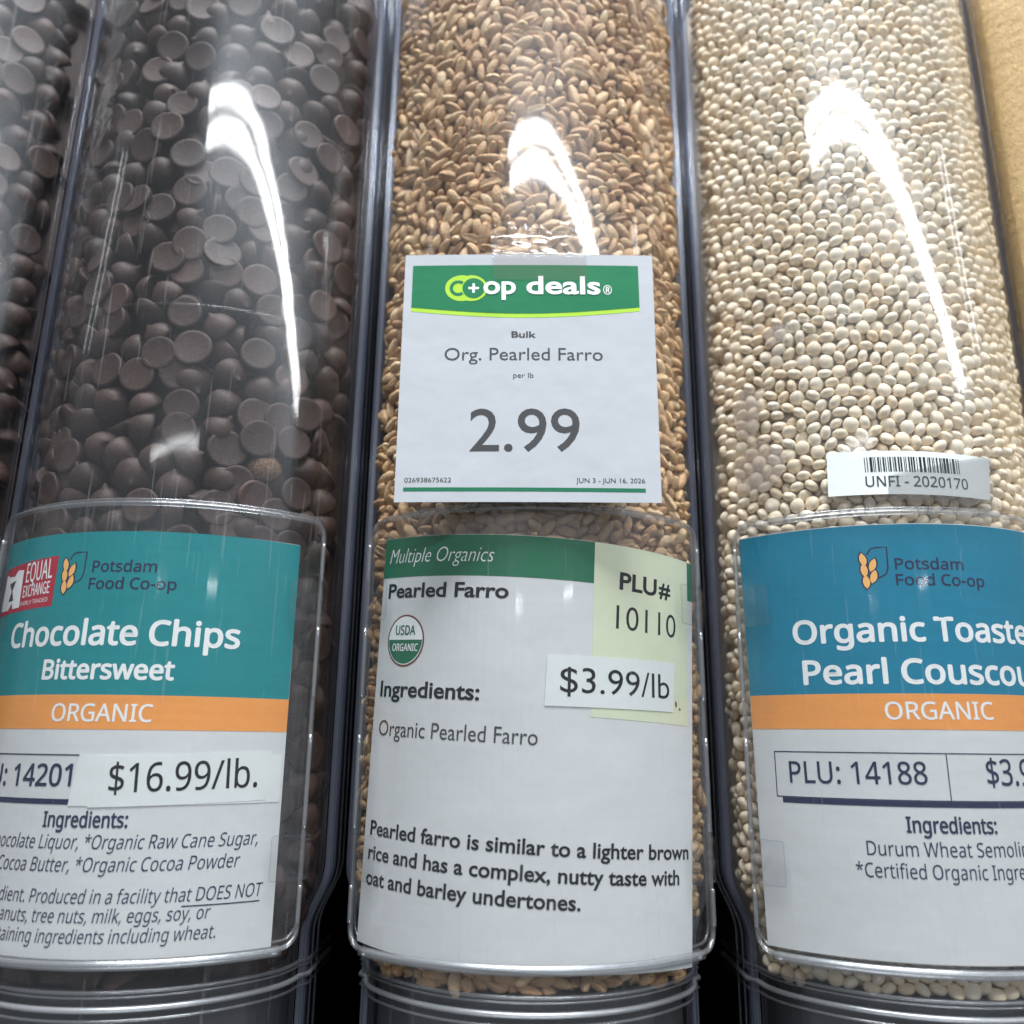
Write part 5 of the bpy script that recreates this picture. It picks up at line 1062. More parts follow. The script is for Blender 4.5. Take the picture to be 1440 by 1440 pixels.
def place_food(name, label, cat, group, xc, data, shapes, mat, along, singles, core_r, core_col_mat, keep=None, special=None):
    p, d, al, r = data
    X = p.copy()
    k = np.array([kz(z) for z in X[:, 2]])
    m = (np.abs(X[:, 0]) < (.0440 if cat == 'chocolate chip' else .0462)) & (X[:, 2] > -.0575)
    if keep is not None:
        m &= keep(X, al)
    X, d, r, al = X[m], d[m], r[m], al[m]
    B = basis(d, along)
    n = len(X)
    sc_ = rng.uniform(.92, 1.05, n) if along == 2 else rng.uniform(.86, 1.22, n)
    W = X * np.stack([k[m], np.ones(n), np.ones(n)], 1) + np.array([xc, CY, 0])
    # which show largest: against the front wall, inside the frame, not behind a label
    hidden = (X[:, 2] > -.047) & (X[:, 2] < .053) & (np.abs(al) < .72)
    if cat == 'grain':
        hidden |= (X[:, 2] > .066) & (X[:, 2] < .13) & (np.abs(X[:, 0]) < .030)
    score = r - 10.0 * hidden - 10.0 * (X[:, 2] > .205) - 10.0 * (X[:, 2] < -.062) + .02 * (along == 2) * 0
    cx = W[:, 0] / np.maximum(W[:, 1], .01)
    score = score - 10.0 * ((cx > .64) | (cx < -.64))
    order = np.argsort(-score)
    single = set(order[:singles].tolist())
    meshes = [shape_mesh(name + '_mesh', s, mat) for s in shapes]
    var = rng.integers(0, len(shapes), n)
    for i in order[:singles]:
        o = bpy.data.objects.new(name, meshes[var[i]])
        Mx = Matrix([[*(B[i][a] * sc_[i]), W[i][a]] for a in range(3)] + [[0, 0, 0, 1]])
        o.matrix_world = Mx
        COL.objects.link(o)
        o['label'] = label; o['category'] = cat; o['group'] = group
        if special is not None and abs(W[i][0] - special[0]) < special[2] and abs(W[i][2] - special[1]) < special[2]:
            special[3].append((abs(W[i][0] - special[0]) + abs(W[i][2] - special[1]), o))
    rest = [i for i in range(n) if i not in single]
    V, F, off = [], [], 0
    for s in range(len(shapes)):
        idx = np.array([i for i in rest if var[i] == s])
        if len(idx) == 0:
            continue
        sv, sf = shapes[s]
        vv = np.einsum('nab,kb->nka', B[idx] * sc_[idx][:, None, None], sv) + W[idx][:, None, :]
        V.append(vv.reshape(-1, 3))
        base = off
        nv = len(sv)
        for j in range(len(idx)):
            bo = base + j * nv
            F.extend([tuple(q + bo for q in f) for f in sf])
        off += len(idx) * nv
    V = np.concatenate(V) if V else np.zeros((0, 3))
    # solid middle of the heap, behind the outer layers
    core = [(core_r * math.sin(a), -core_r * math.cos(a)) for a in [(-.75 + 1.5 * i / 16) for i in range(17)]] + [(.0450, -.024), (.0478, -.010), (.0478, .09), (-.0478, .09), (-.0478, -.010), (-.0450, -.024)]
    cv, cf = loft([[(xc + x * kz(z) , CY + y, z) for x, y in core] for z in (.27, .1, -.03, -.04, -.05, -.0588)])
    F.extend([tuple(q + len(V) for q in f) for f in cf])
    V = np.concatenate([V, np.array([tuple(c) for c in cv])])
    o = link(cat.replace(' ', '_') + '_heap', V, F, mat, None, True)
    return o

def mirror_up(data, z0, z1):
    """carry the heap on upwards with a turned copy of the layer below"""
    p, d, al, r = data
    m = (p[:, 2] > z0) & (p[:, 2] <= z1)
    q = p[m].copy(); q[:, 2] = 2 * z1 - q[:, 2]; q[:, 0] *= -1
    e = d[m].copy(); e[:, 2] *= -1; e[:, 0] *= -1
    b = p[:, 2] <= z1
    return (np.concatenate([p[b], q]), np.concatenate([d[b], e]), np.concatenate([al[b], -al[m]]), np.concatenate([r[b], r[m]]))

chips = unpack(CHIP)
# chips are a little smaller than they were packed; many lie with the flat base against the plastic
cp, cd, cal, cr_ = chips
cp = cp.copy(); cd = cd.copy(); cr_ = cr_.copy()
cp[:, 2] = (cp[:, 2] + .07) * .925 - .07
for i in range(len(cp)):
    outward = np.array([math.sin(cal[i]), -math.cos(cal[i]), 0.0])
    dt = float(cd[i] @ outward)
    if abs(cal[i]) > .74:
        continue
    if cr_[i] > .0475 and dt < -.25 and rng.random() < .85 or cr_[i] > .0500 and abs(dt) < .5 and rng.random() < .30:
        e = -outward + rng.normal(0, .10, 3)
        cd[i] = e / np.linalg.norm(e)
        cr_[i] = .0562 + .0006 - .0030 - abs(rng.normal(0, .0004))
        cp[i, :2] = 1.03 * cr_[i] * math.sin(cal[i]), -cr_[i] * math.cos(cal[i])
chips = (cp, cd, cal, cr_)
chip_shapes = [chip_shape(s) for s in range(4)]
spec = [-0.0735, 0.0745, 0.010, []]
h = place_food('chocolate_chip', 'dark chocolate chip lying among the others behind the teal labelled front', 'chocolate chip', 'chocolate chips in the bin with the teal label', XB, chips, chip_shapes, M['chip'], 2, 215, .040, None, special=spec)
tag(h, 'dark heap of further chocolate chips behind the front ones, teal labelled bin', 'chips', kind='stuff')
if spec[3]:
    o = min(spec[3], key=lambda t: t[0])[1]
    o.data = o.data.copy(); o.data.materials.clear(); o.data.materials.append(M['chip_dusty'])
    o['label'] = 'crumbly reddish brown chip just above the right end of the teal label holder'
    del o['group']
pa, da, ala, ra = chips
pa = pa.copy(); pa[:, 2] = ((pa[:, 2] + .07 + .16) % .335) - .07
h = place_food('chocolate_chip', 'dark chocolate chip behind the front of the bin cut off by the left edge', 'chocolate chip', 'chocolate chips in the bin at the left edge', XA, (pa, da, ala, ra), chip_shapes, M['chip'], 2, 80, .040, None)
tag(h, 'dark heap of chocolate chips in the bin at the left edge', 'chips', kind='stuff')
h = place_food('farro_grain', 'plump brown farro kernel lying against the clear front of the middle bin', 'grain', 'farro kernels against the clear bin front', XC, mirror_up(unpack(FARRO), .07, .176), [farro_shape(s) for s in range(8)], M['farro'], 0, 300, .0505, None)
tag(h, 'brown mass of farro kernels filling the middle bin', 'farro', kind='stuff')
h = place_food('couscous_pearl', 'cream coloured couscous pearl lying against the clear front of the bin', 'couscous', 'couscous pearls against the clear bin front', XD, mirror_up(unpack(PEARL), .07, .170), [pearl_shape(s) for s in range(4)], M['pearl'], 2, 300, .0505, None)
tag(h, 'cream mass of couscous pearls filling the bin with the blue label', 'couscous', kind='stuff')

# golden meal at the far right: one fine mass with a grainy skin
NA, NZ = 130, 330
v, f = [], []
for j in range(NZ):
    z = -.0588 + (.27 + .0588) * j / (NZ - 1)
    for i in range(NA):
        if 12 <= i < NA - 12:
            a = -AM + 2 * AM * (i - 12) / (NA - 25)
            x, y = .0567 * math.sin(a) * 1.03, -.0567 * math.cos(a)
        else:
            k = 12 - i if i < 12 else i - (NA - 13)
            x, y = (-.0481 if i < 12 else .0481), -.0323 + .0010 * k * (1 if k < 9 else 1 + (k - 8) * 4)
        g = .0002 * noise.noise(Vector((x * 500, z * 500, y * 500))) + .0003 * noise.noise(Vector((x * 1300, z * 1300, y * 1300))) + random.uniform(-.00016, .00016)
        l = math.hypot(x, y)
        v.append((XE + (x + g * x / l) * kz(z), CY + y + g * y / l, z))
for j in range(NZ - 1):
    for i in range(NA - 1):
        a = j * NA + i
        f.append((a, a + 1, a + 1 + NA, a + NA))
tag(link('meal_heap', v, f, M['meal'], None, True), 'golden fine meal packed in the bin at the right edge', 'meal', kind='stuff')
# ------------------------------------------------------------------ curved and flat sheets: (s, z, h) in millimetres
def on_cyl(xc, rad):
    def fn(s, z, h):
        r = rad + h / 1000
        a = s / 1000 / rad
        return (xc + r * math.sin(a), CY - r * math.cos(a), z / 1000)
    fn.step = 2.5
    return fn

def on_card(s, z, h):
    """the price card: nearly flat, bowed a little, its top leaning back a touch"""
    x = s / 1000
    y = .2170 + .0010 * ((s) / 35.0) ** 2 * .6 + (z - 98) * .000004
    return (x, y - h / 1000, z / 1000)
on_card.step = 6.0

def cut_s(bm, step):
    xs = [v.co.x for v in bm.verts]
    if not xs:
        return
    x = math.floor(min(xs) / step) * step + step
    while x < max(xs):
        bmesh.ops.bisect_plane(bm, geom=bm.verts[:] + bm.edges[:] + bm.faces[:], plane_co=(x, 0, 0), plane_no=(1, 0, 0), dist=1e-5)
        x += step

def flat_print(name, polys, mat, fn, h, parent, thick=0.0):
    """closed outlines in (s, z) laid on a surface at height h; thick gives them sides"""
    bm = bmesh.new()
    for poly in polys:
        vs = [bm.verts.new((p[0], p[1], 0)) for p in poly]
        bm.faces.new(vs)
    bmesh.ops.triangulate(bm, faces=[f for f in bm.faces if len(f.verts) > 4])
    cut_s(bm, fn.step)
    bm.normal_update()
    for f in bm.faces:
        if f.normal.z < 0:
            f.normal_flip()
    if thick:
        r = bmesh.ops.extrude_face_region(bm, geom=bm.faces[:])
        for e in r['geom']:
            if isinstance(e, bmesh.types.BMVert):
                e.co.z -= thick
    for v in bm.verts:
        v.co = fn(v.co.x, v.co.y, h + v.co.z)
    me = bpy.data.meshes.new(name)
    if thick:
        bmesh.ops.recalc_face_normals(bm, faces=bm.faces[:])
    bm.to_mesh(me); bm.free()
    me.materials.append(mat)
    o = bpy.data.objects.new(name, me)
    COL.objects.link(o)
    if parent is not None:
        o.parent = parent
        o.matrix_parent_inverse = parent.matrix_basis.inverted()
    return o

FD = bpy.utils.system_resource('DATAFILES', path='fonts')
def load_font(n):
    try:
        return bpy.data.fonts.load(FD + '/' + n)
    except Exception:
        return None
FONT = {'gill': None, 'sans': load_font('NotoSansHebrew-Regular.woff2'), 'helv': None}
CAP = {}

def text_mesh(txt, font, off, res=4):
    c = bpy.data.curves.new('t', 'FONT')
    c.body = txt
    c.offset = off
    c.resolution_u = res
    if FONT.get(font):
        c.font = FONT[font]
    o = bpy.data.objects.new('t', c)
    COL.objects.link(o)
    dg = bpy.context.evaluated_depsgraph_get()
    me = bpy.data.meshes.new_from_object(o.evaluated_get(dg))
    bpy.data.objects.remove(o)
    bpy.data.curves.remove(c)
    return me

def cap_height(font):
    if font not in CAP:
        me = text_mesh('H', font, 0)
        CAP[font] = max(v.co.y for v in me.vertices)
        bpy.data.meshes.remove(me)
    return CAP[font]

def write(txt, a, b, cap, mat, fn, h, parent, font='sans', off=0.0, shear=0.0, name='lettering', bold=0.0):
    """a line of print from baseline point a to baseline point b, capitals cap mm high; bold thickens every stroke by that many mm"""
    me = text_mesh(txt, font, off)
    bm = bmesh.new(); bm.from_mesh(me); bpy.data.meshes.remove(me)
    xs = [v.co.x for v in bm.verts]
    x0, x1 = min(xs), max(xs)
    L = math.hypot(b[0] - a[0], b[1] - a[1]) - bold
    ang = math.atan2(b[1] - a[1], b[0] - a[0])
    sx = L / (x1 - x0)
    sy = (cap - bold) / cap_height(font)
    pts = []
    for v in bm.verts:
        y = v.co.y * sy
        pts.append(((v.co.x - x0) * sx + shear * y + bold / 2, y + bold / 2))
    faces = []
    for f in bm.faces:
        ids = [v.index for v in f.verts]
        faces.append(ids if f.normal.z > 0 else ids[::-1])
    bm.verts.index_update()
    shifts = [(0, 0)] if not bold else [(bold / 2 * math.cos(2 * math.pi * k / 8), bold / 2 * math.sin(2 * math.pi * k / 8)) for k in range(8)] + [(0, 0)]
    V, F = [], []
    for k, (dx, dy) in enumerate(shifts):
        o = len(V)
        for x, y in pts:
            x, y = x + dx, y + dy
            V.append(fn(a[0] + x * math.cos(ang) - y * math.sin(ang), a[1] + x * math.sin(ang) + y * math.cos(ang), h + .0025 * k))
        F.extend([[i + o for i in f] for f in faces])
    bm.free()
    me = bpy.data.meshes.new(name)
    me.from_pydata(V, [], F)
    me.materials.append(mat)
    o = bpy.data.objects.new(name, me)
    COL.objects.link(o)
    o.parent = parent
    o.matrix_parent_inverse = parent.matrix_basis.inverted()
    return o

def rect(x0, z0, x1, z1):
    return [(x0, z0), (x1, z0), (x1, z1), (x0, z1)]

def rrect(x0, z0, x1, z1, r, n=7):
    p = []
    for cx, cz, t0 in ((x1 - r, z1 - r, 0), (x0 + r, z1 - r, 90), (x0 + r, z0 + r, 180), (x1 - r, z0 + r, 270)):
        for i in range(n + 1):
            t = math.radians(t0 + 90 * i / n)
            p.append((cx + r * math.cos(t), cz + r * math.sin(t)))
    return p

def dense(poly, step=2.0):
    out = []
    for i, p in enumerate(poly):
        q = poly[(i + 1) % len(poly)]
        d = math.hypot(q[0] - p[0], q[1] - p[1])
        n = max(1, int(d / step))
        for k in range(n):
            out.append((p[0] + (q[0] - p[0]) * k / n, p[1] + (q[1] - p[1]) * k / n))
    return out

def stroke(pts, w, closed=False):
    """ribbon polygons along a polyline"""
    out = []
    n = len(pts)
    off = []
    for i in range(n):
        a = pts[i - 1] if (i > 0 or closed) else pts[i]
        b = pts[(i + 1) % n] if (i < n - 1 or closed) else pts[i]
        dx, dy = b[0] - a[0], b[1] - a[1]
        l = math.hypot(dx, dy) or 1
        off.append((-dy / l * w / 2, dx / l * w / 2))
    for i in range(n if closed else n - 1):
        j = (i + 1) % n
        out.append([(pts[i][0] + off[i][0], pts[i][1] + off[i][1]), (pts[j][0] + off[j][0], pts[j][1] + off[j][1]), (pts[j][0] - off[j][0], pts[j][1] - off[j][1]), (pts[i][0] - off[i][0], pts[i][1] - off[i][1])])
    return out

def circle(cx, cz, rx, rz=None, n=32, t0=0, t1=360):
    rz = rz or rx
    full = (t1 - t0) >= 360
    m = n if full else n + 1
    return [(cx + rx * math.cos(math.radians(t0 + (t1 - t0) * i / n)), cz + rz * math.sin(math.radians(t0 + (t1 - t0) * i / n))) for i in range(m)]

def xf(poly, ox, oz, ang=0.0, sc_=1.0):
    c, s = math.cos(ang), math.sin(ang)
    return [(ox + (x * c - z * s) * sc_, oz + (x * s + z * c) * sc_) for x, z in poly]

# ------------------------------------------------------------------ label holder
RH = .0612
def make_holder(xc, s0, s1, z0, z1, label):
    root = thing('label_holder', label, 'label holder', (xc, CY - RH, z0 / 1000), 'clear plastic label holders on the bin fronts')
    front = on_cyl(xc, RH); back = on_cyl(xc, .0593)
    out = rrect(s0, z0, s1, z1, 4.5)
    flat_print('front_sheet', [out], M['sheet'], front, .5, root, .8)
    flat_print('back_sheet', [rrect(s0 + .6, z0 + .4, s1 - .6, z1 + 1.4, 4.5)], M['sheet'], back, .15, root, 0)
    d = dense(out, 1.6)
    link('rim', *tube([front(p[0], p[1], .1) for p in d], .00072, True, 10), M['rim'], root, True)
    d = dense(rrect(s0 + .6, z0 + 1.4, s1 - .6, z1 + 1.6, 4.5), 1.6)
    link('back_rim', *tube([back(p[0], p[1], .2) for p in d], .0004, True, 8), M['rim'], root, True)
    # folded lip that carries the paper
    lip = [(s0 + 4 + (s1 - s0 - 8) * i / 40) for i in range(41)]
    secs = [[Vector(front(s, z0 + .3, .3)), Vector(front(s, z0 - 1.7, .0)), Vector(front(s, z0 - 1.9, -1.0)), Vector(front(s, z0 - .9, -1.9)), Vector(front(s, z0 + .6, -1.9)), Vector(front(s, z0 - .2, -1.1))] for s in lip]
    link('bottom_lip', *loft(secs), M['lip'], root, True)
    for (t0, t1) in ((s0 - 1.6, s0 + 9.5), (s1 - 9.5, s1 + 1.6)):
        for (q0, q1) in ((32.5, 43.5), (-34.5, -23.5)):
            flat_print('tab', [rrect(t0, q0, t1, q1, .8, 3)], M['sheet'], front, .95, root, .35)
            flat_print('tab_edge', stroke(dense(rrect(t0, q0, t1, q1, .8, 3), 2), .22, True), M['bead'], front, .99, root, 0)
    # thick side rails between the tabs
    for s in (s0 + .35, s1 - .35):
        for (q0, q1) in ((12, 31), (44.5, z1 - 6), (-22, 2), (-45, -36)):
            link('side_rail', *tube([front(s, q, .75) for q in np.linspace(q0, q1, 8)], .00062, n=8), M['rim'], root, True)
    return root

hold_b = make_holder(XB, -52, 51.6, -50.5, 61.0, 'clear label holder with the teal chocolate label in it')
hold_c = make_holder(XC, -53.2, 53.6, -50.5, 61.0, 'clear label holder in the middle with the white and dark green farro label')
hold_d = make_holder(XD, -53.2, 52.0, -50.5, 61.0, 'clear label holder with the blue couscous label in it')

RP = .0600            # papers stand inside the holders
def co_op_logo(fn, parent, ox, oz, h, sc_=1.0, ink='navy'):
    leaf = lambda x, z, a, s=1.0: xf([(0, -2.1), (.75, -1.2), (1.0, -.1), (.75, 1.0), (0, 2.1), (-.75, 1.1), (-.95, 0), (-.7, -1.2)], ox + x * sc_, oz + z * sc_, math.radians(a), sc_ * s)
    leaves = [leaf(-1.75, 2.9, 10), leaf(-1.65, -.2, 4), leaf(-1.35, -3.6, 2), leaf(.75, 1.2, -22), leaf(.75, -2.2, -18)]
    grow = [xf([(x * 1.0, z) for x, z in l], 0, 0) for l in leaves]
    big = []
    for l in leaves:
        cx = sum(p[0] for p in l) / len(l); cz = sum(p[1] for p in l) / len(l)
        big.append([(cx + (x - cx) * 1.42, cz + (z - cz) * 1.20) for x, z in l])
    frame = [(-.6, 4.3), (.6, 6.1), (2.2, 6.4), (5.0, 6.4), (4.8, .2), (4.2, -1.5), (2.6, -2.4), (1.7, -2.5)]
    flat_print('emblem_frame', stroke(xf(frame, ox, oz, 0, sc_), .42 * sc_), M[ink], fn, h, parent)
    flat_print('emblem_outline', big, M[ink], fn, h + .03, parent)
    flat_print('emblem_leaf', leaves, M['wheat'], fn, h + .06, parent)

# ------------------------------------------------------------------ teal chocolate label
fb = on_cyl(XB, RP)
lb = thing('paper_label', 'teal, orange and white paper label reading Chocolate Chips Bittersweet', 'label', (XB, CY - RP, -.05))
X0, X1 = -51.0, 43.8
flat_print('paper', [[(X0, -50), (X1 + .5, -50), (X1, 53.7), (X0, 53.2)]], M['white'], fb, 0, lb, .10)
flat_print('teal_band', [rect(X0, 10.9, X1 + .1, 53.6)], M['teal'], fb, .05, lb)
flat_print('orange_band', [rect(X0, 2.4, X1 + .2, 10.9)], M['orange'], fb, .055, lb)
H1 = .075
write('Chocolate Chips', (-37.4, 23.3), (29.3, 23.4), 6.7, M['white_ink'], fb, H1, lb, 'sans', 0, bold=0.50)
write('Bittersweet', (-21.8, 14.7), (13.9, 14.7), 5.2, M['white_ink'], fb, H1, lb, 'sans', 0, bold=0.42)
write('ORGANIC', (-16.7, 4.3), (9.8, 4.3), 4.4, M['white_ink'], fb, H1, lb, 'sans', 0, bold=0.14)
co_op_logo(fb, lb, -17.6, 42.2, H1, .92)
write('Potsdam', (-10.8, 42.6), (6.6, 42.6), 3.05, M['navy'], fb, H1, lb, 'sans', 0, bold=0.14)
write('Food Co-op', (-11.2, 38.0), (12.0, 38.0), 3.05, M['navy'], fb, H1, lb, 'sans', 0, bold=0.14)
flat_print('red_square', [[(-49.0, 32.6), (-22.2, 34.0), (-22.2, 47.6), (-49.0, 46.0)]], M['red'], fb, H1, lb)
flat_print('white_figure', [[(-48.0, 34.0), (-42.5, 34.0), (-42.2, 40.0), (-40.6, 36.0), (-39.8, 34.2), (-36.0, 34.4), (-36.4, 44.8), (-39.6, 45.0), (-41.4, 43.4), (-44.5, 43.6), (-47.4, 44.4)]], M['white_ink'], fb, H1 + .04, lb)
flat_print('grey_figure', [[(-44.0, 41.6), (-40.0, 42.2), (-41.6, 39.4), (-40.0, 36.6), (-43.2, 36.4), (-42.0, 39.2)]], M['grey_ink'], fb, H1 + .07, lb)
write('EQUAL', (-34.6, 41.0), (-23.6, 41.6), 5.4, M['white_ink'], fb, H1 + .04, lb, 'sans', 0, bold=.08)
write('EXCHANGE', (-35.0, 36.9), (-23.8, 37.5), 3.3, M['white_ink'], fb, H1 + .04, lb, 'sans', 0, bold=.08)
write('FAIRLY TRADED', (-35.4, 34.7), (-24.0, 35.3), 1.1, M['white_ink'], fb, H1 + .04, lb, 'sans', 0)
write('PLU: 14201', (-43.0, -11.8), (-8.3, -11.3), 5.4, M['navy'], fb, H1, lb, 'sans', 0, bold=0.24)
flat_print('box_line', [rect(-47.5, -4.0, -7.0, -3.7), rect(-47.5, -15.6, -8.0, -14.3)], M['navy'], fb, H1, lb)
flat_print('cover_strip', [[(-8.4, -15.9), (43.4, -15.3), (43.2, -3.4), (-7.0, -3.6)]], M['sticker'], fb, H1 + .06, lb, .05)
st = flat_print('price_sticker', [[(-3.3, -16.2), (39.7, -14.7), (40.1, -2.4), (-3.0, -4.0)]], M['sticker'], fb, .20, lb, .06)
write('$16.99/lb.', (1.4, -12.7), (37.0, -11.4), 6.9, M['ink'], fb, .235, st, 'sans', 0, bold=.08)
write('Ingredients:', (-14.6, -20.9), (7.0, -20.8), 3.7, M['navy'], fb, H1, lb, 'sans', 0, bold=0.22)
write('*Organic Chocolate Liquor, *Organic Raw Cane Sugar,', (-47.0, -26.0), (38.4, -25.4), 3.2, M['navy'], fb, H1, lb, 'sans', 0, .16)
write('*Organic Cocoa Butter, *Organic Cocoa Powder', (-43.0, -31.2), (34.0, -30.5), 3.2, M['navy'], fb, H1, lb, 'sans', 0, .16)
write('*Organic ingredient. Produced in a facility that DOES NOT', (-48.0, -38.1), (40.4, -37.7), 3.1, M['navy'], fb, H1, lb, 'sans', 0, .14)
flat_print('underline', [rect(21.4, -39.0, 40.2, -38.7)], M['navy'], fb, H1, lb)
write('process peanuts, tree nuts, milk, eggs, soy, or', (-40.0, -42.4), (28.0, -41.9), 3.0, M['navy'], fb, H1, lb, 'sans', 0, .14)
write('products containing ingredients including wheat.', (-43.0, -46.8), (29.9, -46.4), 3.0, M['navy'], fb, H1, lb, 'sans', 0, .14)

# ------------------------------------------------------------------ blue couscous label
fd = on_cyl(XD, RP)
D0 = -1.5             # the millimetres below were measured from the neighbouring axis
def q(s): return s + D0
ld = thing('paper_label', 'blue, orange and white paper label reading Organic Toasted Pearl Couscous', 'label', (XD, CY - RP, -.05))
flat_print('paper', [[(q(-48.6), -49.2), (q(49), -49.2), (q(49), 58.2), (q(-50), 58.2)]], M['white'], fd, 0, ld, .10)
flat_print('blue_band', [[(q(-49.3), 13.5), (q(49), 13.5), (q(49), 58.0), (q(-49.95), 58.0)]], M['blue'], fd, .05, ld)
flat_print('orange_band', [rect(q(-49.2), 4.6, q(49), 13.5)], M['orange'], fd, .055, ld)
co_op_logo(fd, ld, q(-14.6), 45.9, H1, .92)
write('Potsdam', (q(-8.4), 45.7), (q(9.7), 45.6), 3.05, M['navy'], fd, H1, ld, 'sans', 0, bold=0.14)
write('Food Co-op', (q(-8.5), 41.4), (q(15.3), 41.3), 3.05, M['navy'], fd, H1, ld, 'sans', 0, bold=0.14)
write('Organic Toasted', (q(-35.7), 26.6), (q(33.0), 26.7), 6.5, M['white_ink'], fd, H1, ld, 'sans', 0, bold=0.50)
write('Pearl Couscous', (q(-33.8), 15.9), (q(31.5), 15.8), 6.5, M['white_ink'], fd, H1, ld, 'sans', 0, bold=0.50)
write('ORGANIC', (q(-14.5), 7.0), (q(12.8), 7.2), 4.4, M['white_ink'], fd, H1, ld, 'sans', 0, bold=0.14)
flat_print('box_line', [rect(q(-43.2), -1.3, q(41), -1.05), rect(q(-43.2), -12.5, q(-42.95), -1.1), rect(q(-43.2), -12.6, q(41), -12.35), rect(q(-1.15), -12.5, q(-.9), -1.1), rect(q(-41.6), -14.0, q(41.5), -12.65)], M['navy'], fd, H1, ld)
write('PLU: 14188', (q(-39.3), -9.0), (q(-6.1), -8.6), 5.4, M['navy'], fd, H1, ld, 'sans', 0, bold=0.10)
write('$3.99/lb.', (q(8.7), -8.7), (q(36.0), -8.7), 6.3, M['navy'], fd, H1, ld, 'sans', 0, bold=0.10)
write('Ingredients:', (q(-12.3), -20.0), (q(9.6), -20.0), 3.8, M['navy'], fd, H1, ld, 'sans', 0, bold=0.22)
write('Durum Wheat Semolina', (q(-21.8), -25.5), (q(19.6), -25.2), 3.3, M['navy'], fd, H1, ld, 'sans', 0)
write('*Certified Organic Ingredient', (q(-24.7), -30.6), (q(24.6), -30.3), 3.3, M['navy'], fd, H1, ld, 'sans', 0)

# ------------------------------------------------------------------ farro label, slipped round in its holder
fc = on_cyl(XC, RP)
def c(s): return s - XC * 1000
lc = thing('paper_label', 'white paper label with dark green bar reading Multiple Organics Pearled Farro, hanging askew', 'label', (XC, CY - RP, -.05))
def lz(s): return 56.0 - (s + 45.2) * .0540      # top edge
flat_print('paper', [[(c(-49.6), -49.3), (c(-30), -50.6), (c(45.4), -53.6), (c(53.6), lz(53.6)), (c(-45.2), 56.0)]], M['white'], fc, 0, lc, .10)
flat_print('green_bar', [[(c(-45.7), 44.7), (c(17.3), 41.3), (c(17.6), lz(17.6) - .1), (c(-45.2), 55.9)], [(c(50.2), 39.7), (c(52.9), 39.5), (c(53.5), lz(53.5)), (c(50.8), lz(50.8) - .1)]], M['green'], fc, .05, lc)
flat_print('pale_panel', [[(c(15.6), 6.8), (c(47.6), 5.1), (c(50.4), lz(50.4) - .1), (c(17.6), lz(17.6) - .1)]], M['pale'], fc, .055, lc)
write('Multiple Organics', (c(-43.2), 48.6), (c(-10.2), 46.6), 4.1, M['white_ink'], fc, H1, lc, 'gill', -.012, .22)
write('Pearled Farro', (c(-43.2), 38.9), (c(-5.7), 36.8), 3.8, M['ink'], fc, H1, lc, 'gill', .024)
write('PLU', (c(24.5), 40.3), (c(36.8), 39.4), 4.5, M['ink'], fc, H1, lc, 'gill', .026)
write('#', (c(37.6), 39.3), (c(42.2), 39.0), 4.5, M['ink'], fc, H1, lc, 'gill', 0, bold=.35)
write('10110', (c(23.2), 29.6), (c(43.8), 28.4), 6.3, M['ink'], fc, H1, lc, 'gill', -.004)
write('Ingredients:', (c(-44.7), 12.2), (c(-13.0), 10.7), 4.0, M['ink'], fc, H1, lc, 'gill', .022)
write('Organic Pearled Farro', (c(-44.5), 1.9), (c(2.0), -.3), 4.0, M['grey_ink'], fc, H1, lc, 'gill', .0)
write('Pearled farro is similar to a lighter brown', (c(-46.0), -23.2), (c(45.6), -28.3), 3.45, M['ink'], fc, H1, lc, 'gill', .020)
write('rice and has a complex, nutty taste with', (c(-46.4), -29.2), (c(41.5), -34.1), 3.45, M['ink'], fc, H1, lc, 'gill', .020)
write('oat and barley undertones.', (c(-46.8), -35.3), (c(12.5), -38.4), 3.45, M['ink'], fc, H1, lc, 'gill', .020)
sx_, sz_ = c(-35.9), 26.7
flat_print('seal_ring', [circle(sx_, sz_, 6.6, 7.0, 40)], M['brown'], fc, H1, lc)
flat_print('seal_white', [circle(sx_, sz_, 6.1, 6.5, 40)], M['white_ink'], fc, H1 + .03, lc)
flat_print('seal_green', [xf(circle(0, 0, 6.0, 6.4, 24, 180, 360), sx_, sz_ + .2, -.05)], M['green'], fc, H1 + .06, lc)
write('USDA', (sx_ - 3.5, sz_ + 1.7), (sx_ + 3.6, sz_ + 1.3), 2.6, M['green'], fc, H1 + .09, lc, 'sans', 0, bold=0.14)
write('ORGANIC', (sx_ - 4.6, sz_ - 2.6), (sx_ + 4.6, sz_ - 3.1), 2.0, M['white_ink'], fc, H1 + .09, lc, 'sans', 0, bold=0.10)
flat_print('ink_mark', [xf(circle(0, 0, .35, .9, 8), c(42.9), 10.7), xf(circle(0, 0, .38, .38, 8), c(44.4), 9.4)], M['ink'], fc, H1, lc)
st = flat_print('price_sticker', [[(c(3.7), 9.4), (c(41.5), 8.6), (c(42.9), 21.6), (c(4.5), 22.3)]], M['sticker'], fc, .20, lc, .06)
write('$3.99/lb', (c(7.7), 12.9), (c(40.2), 12.0), 6.3, M['ink'], fc, .235, st, 'gill', -.002)

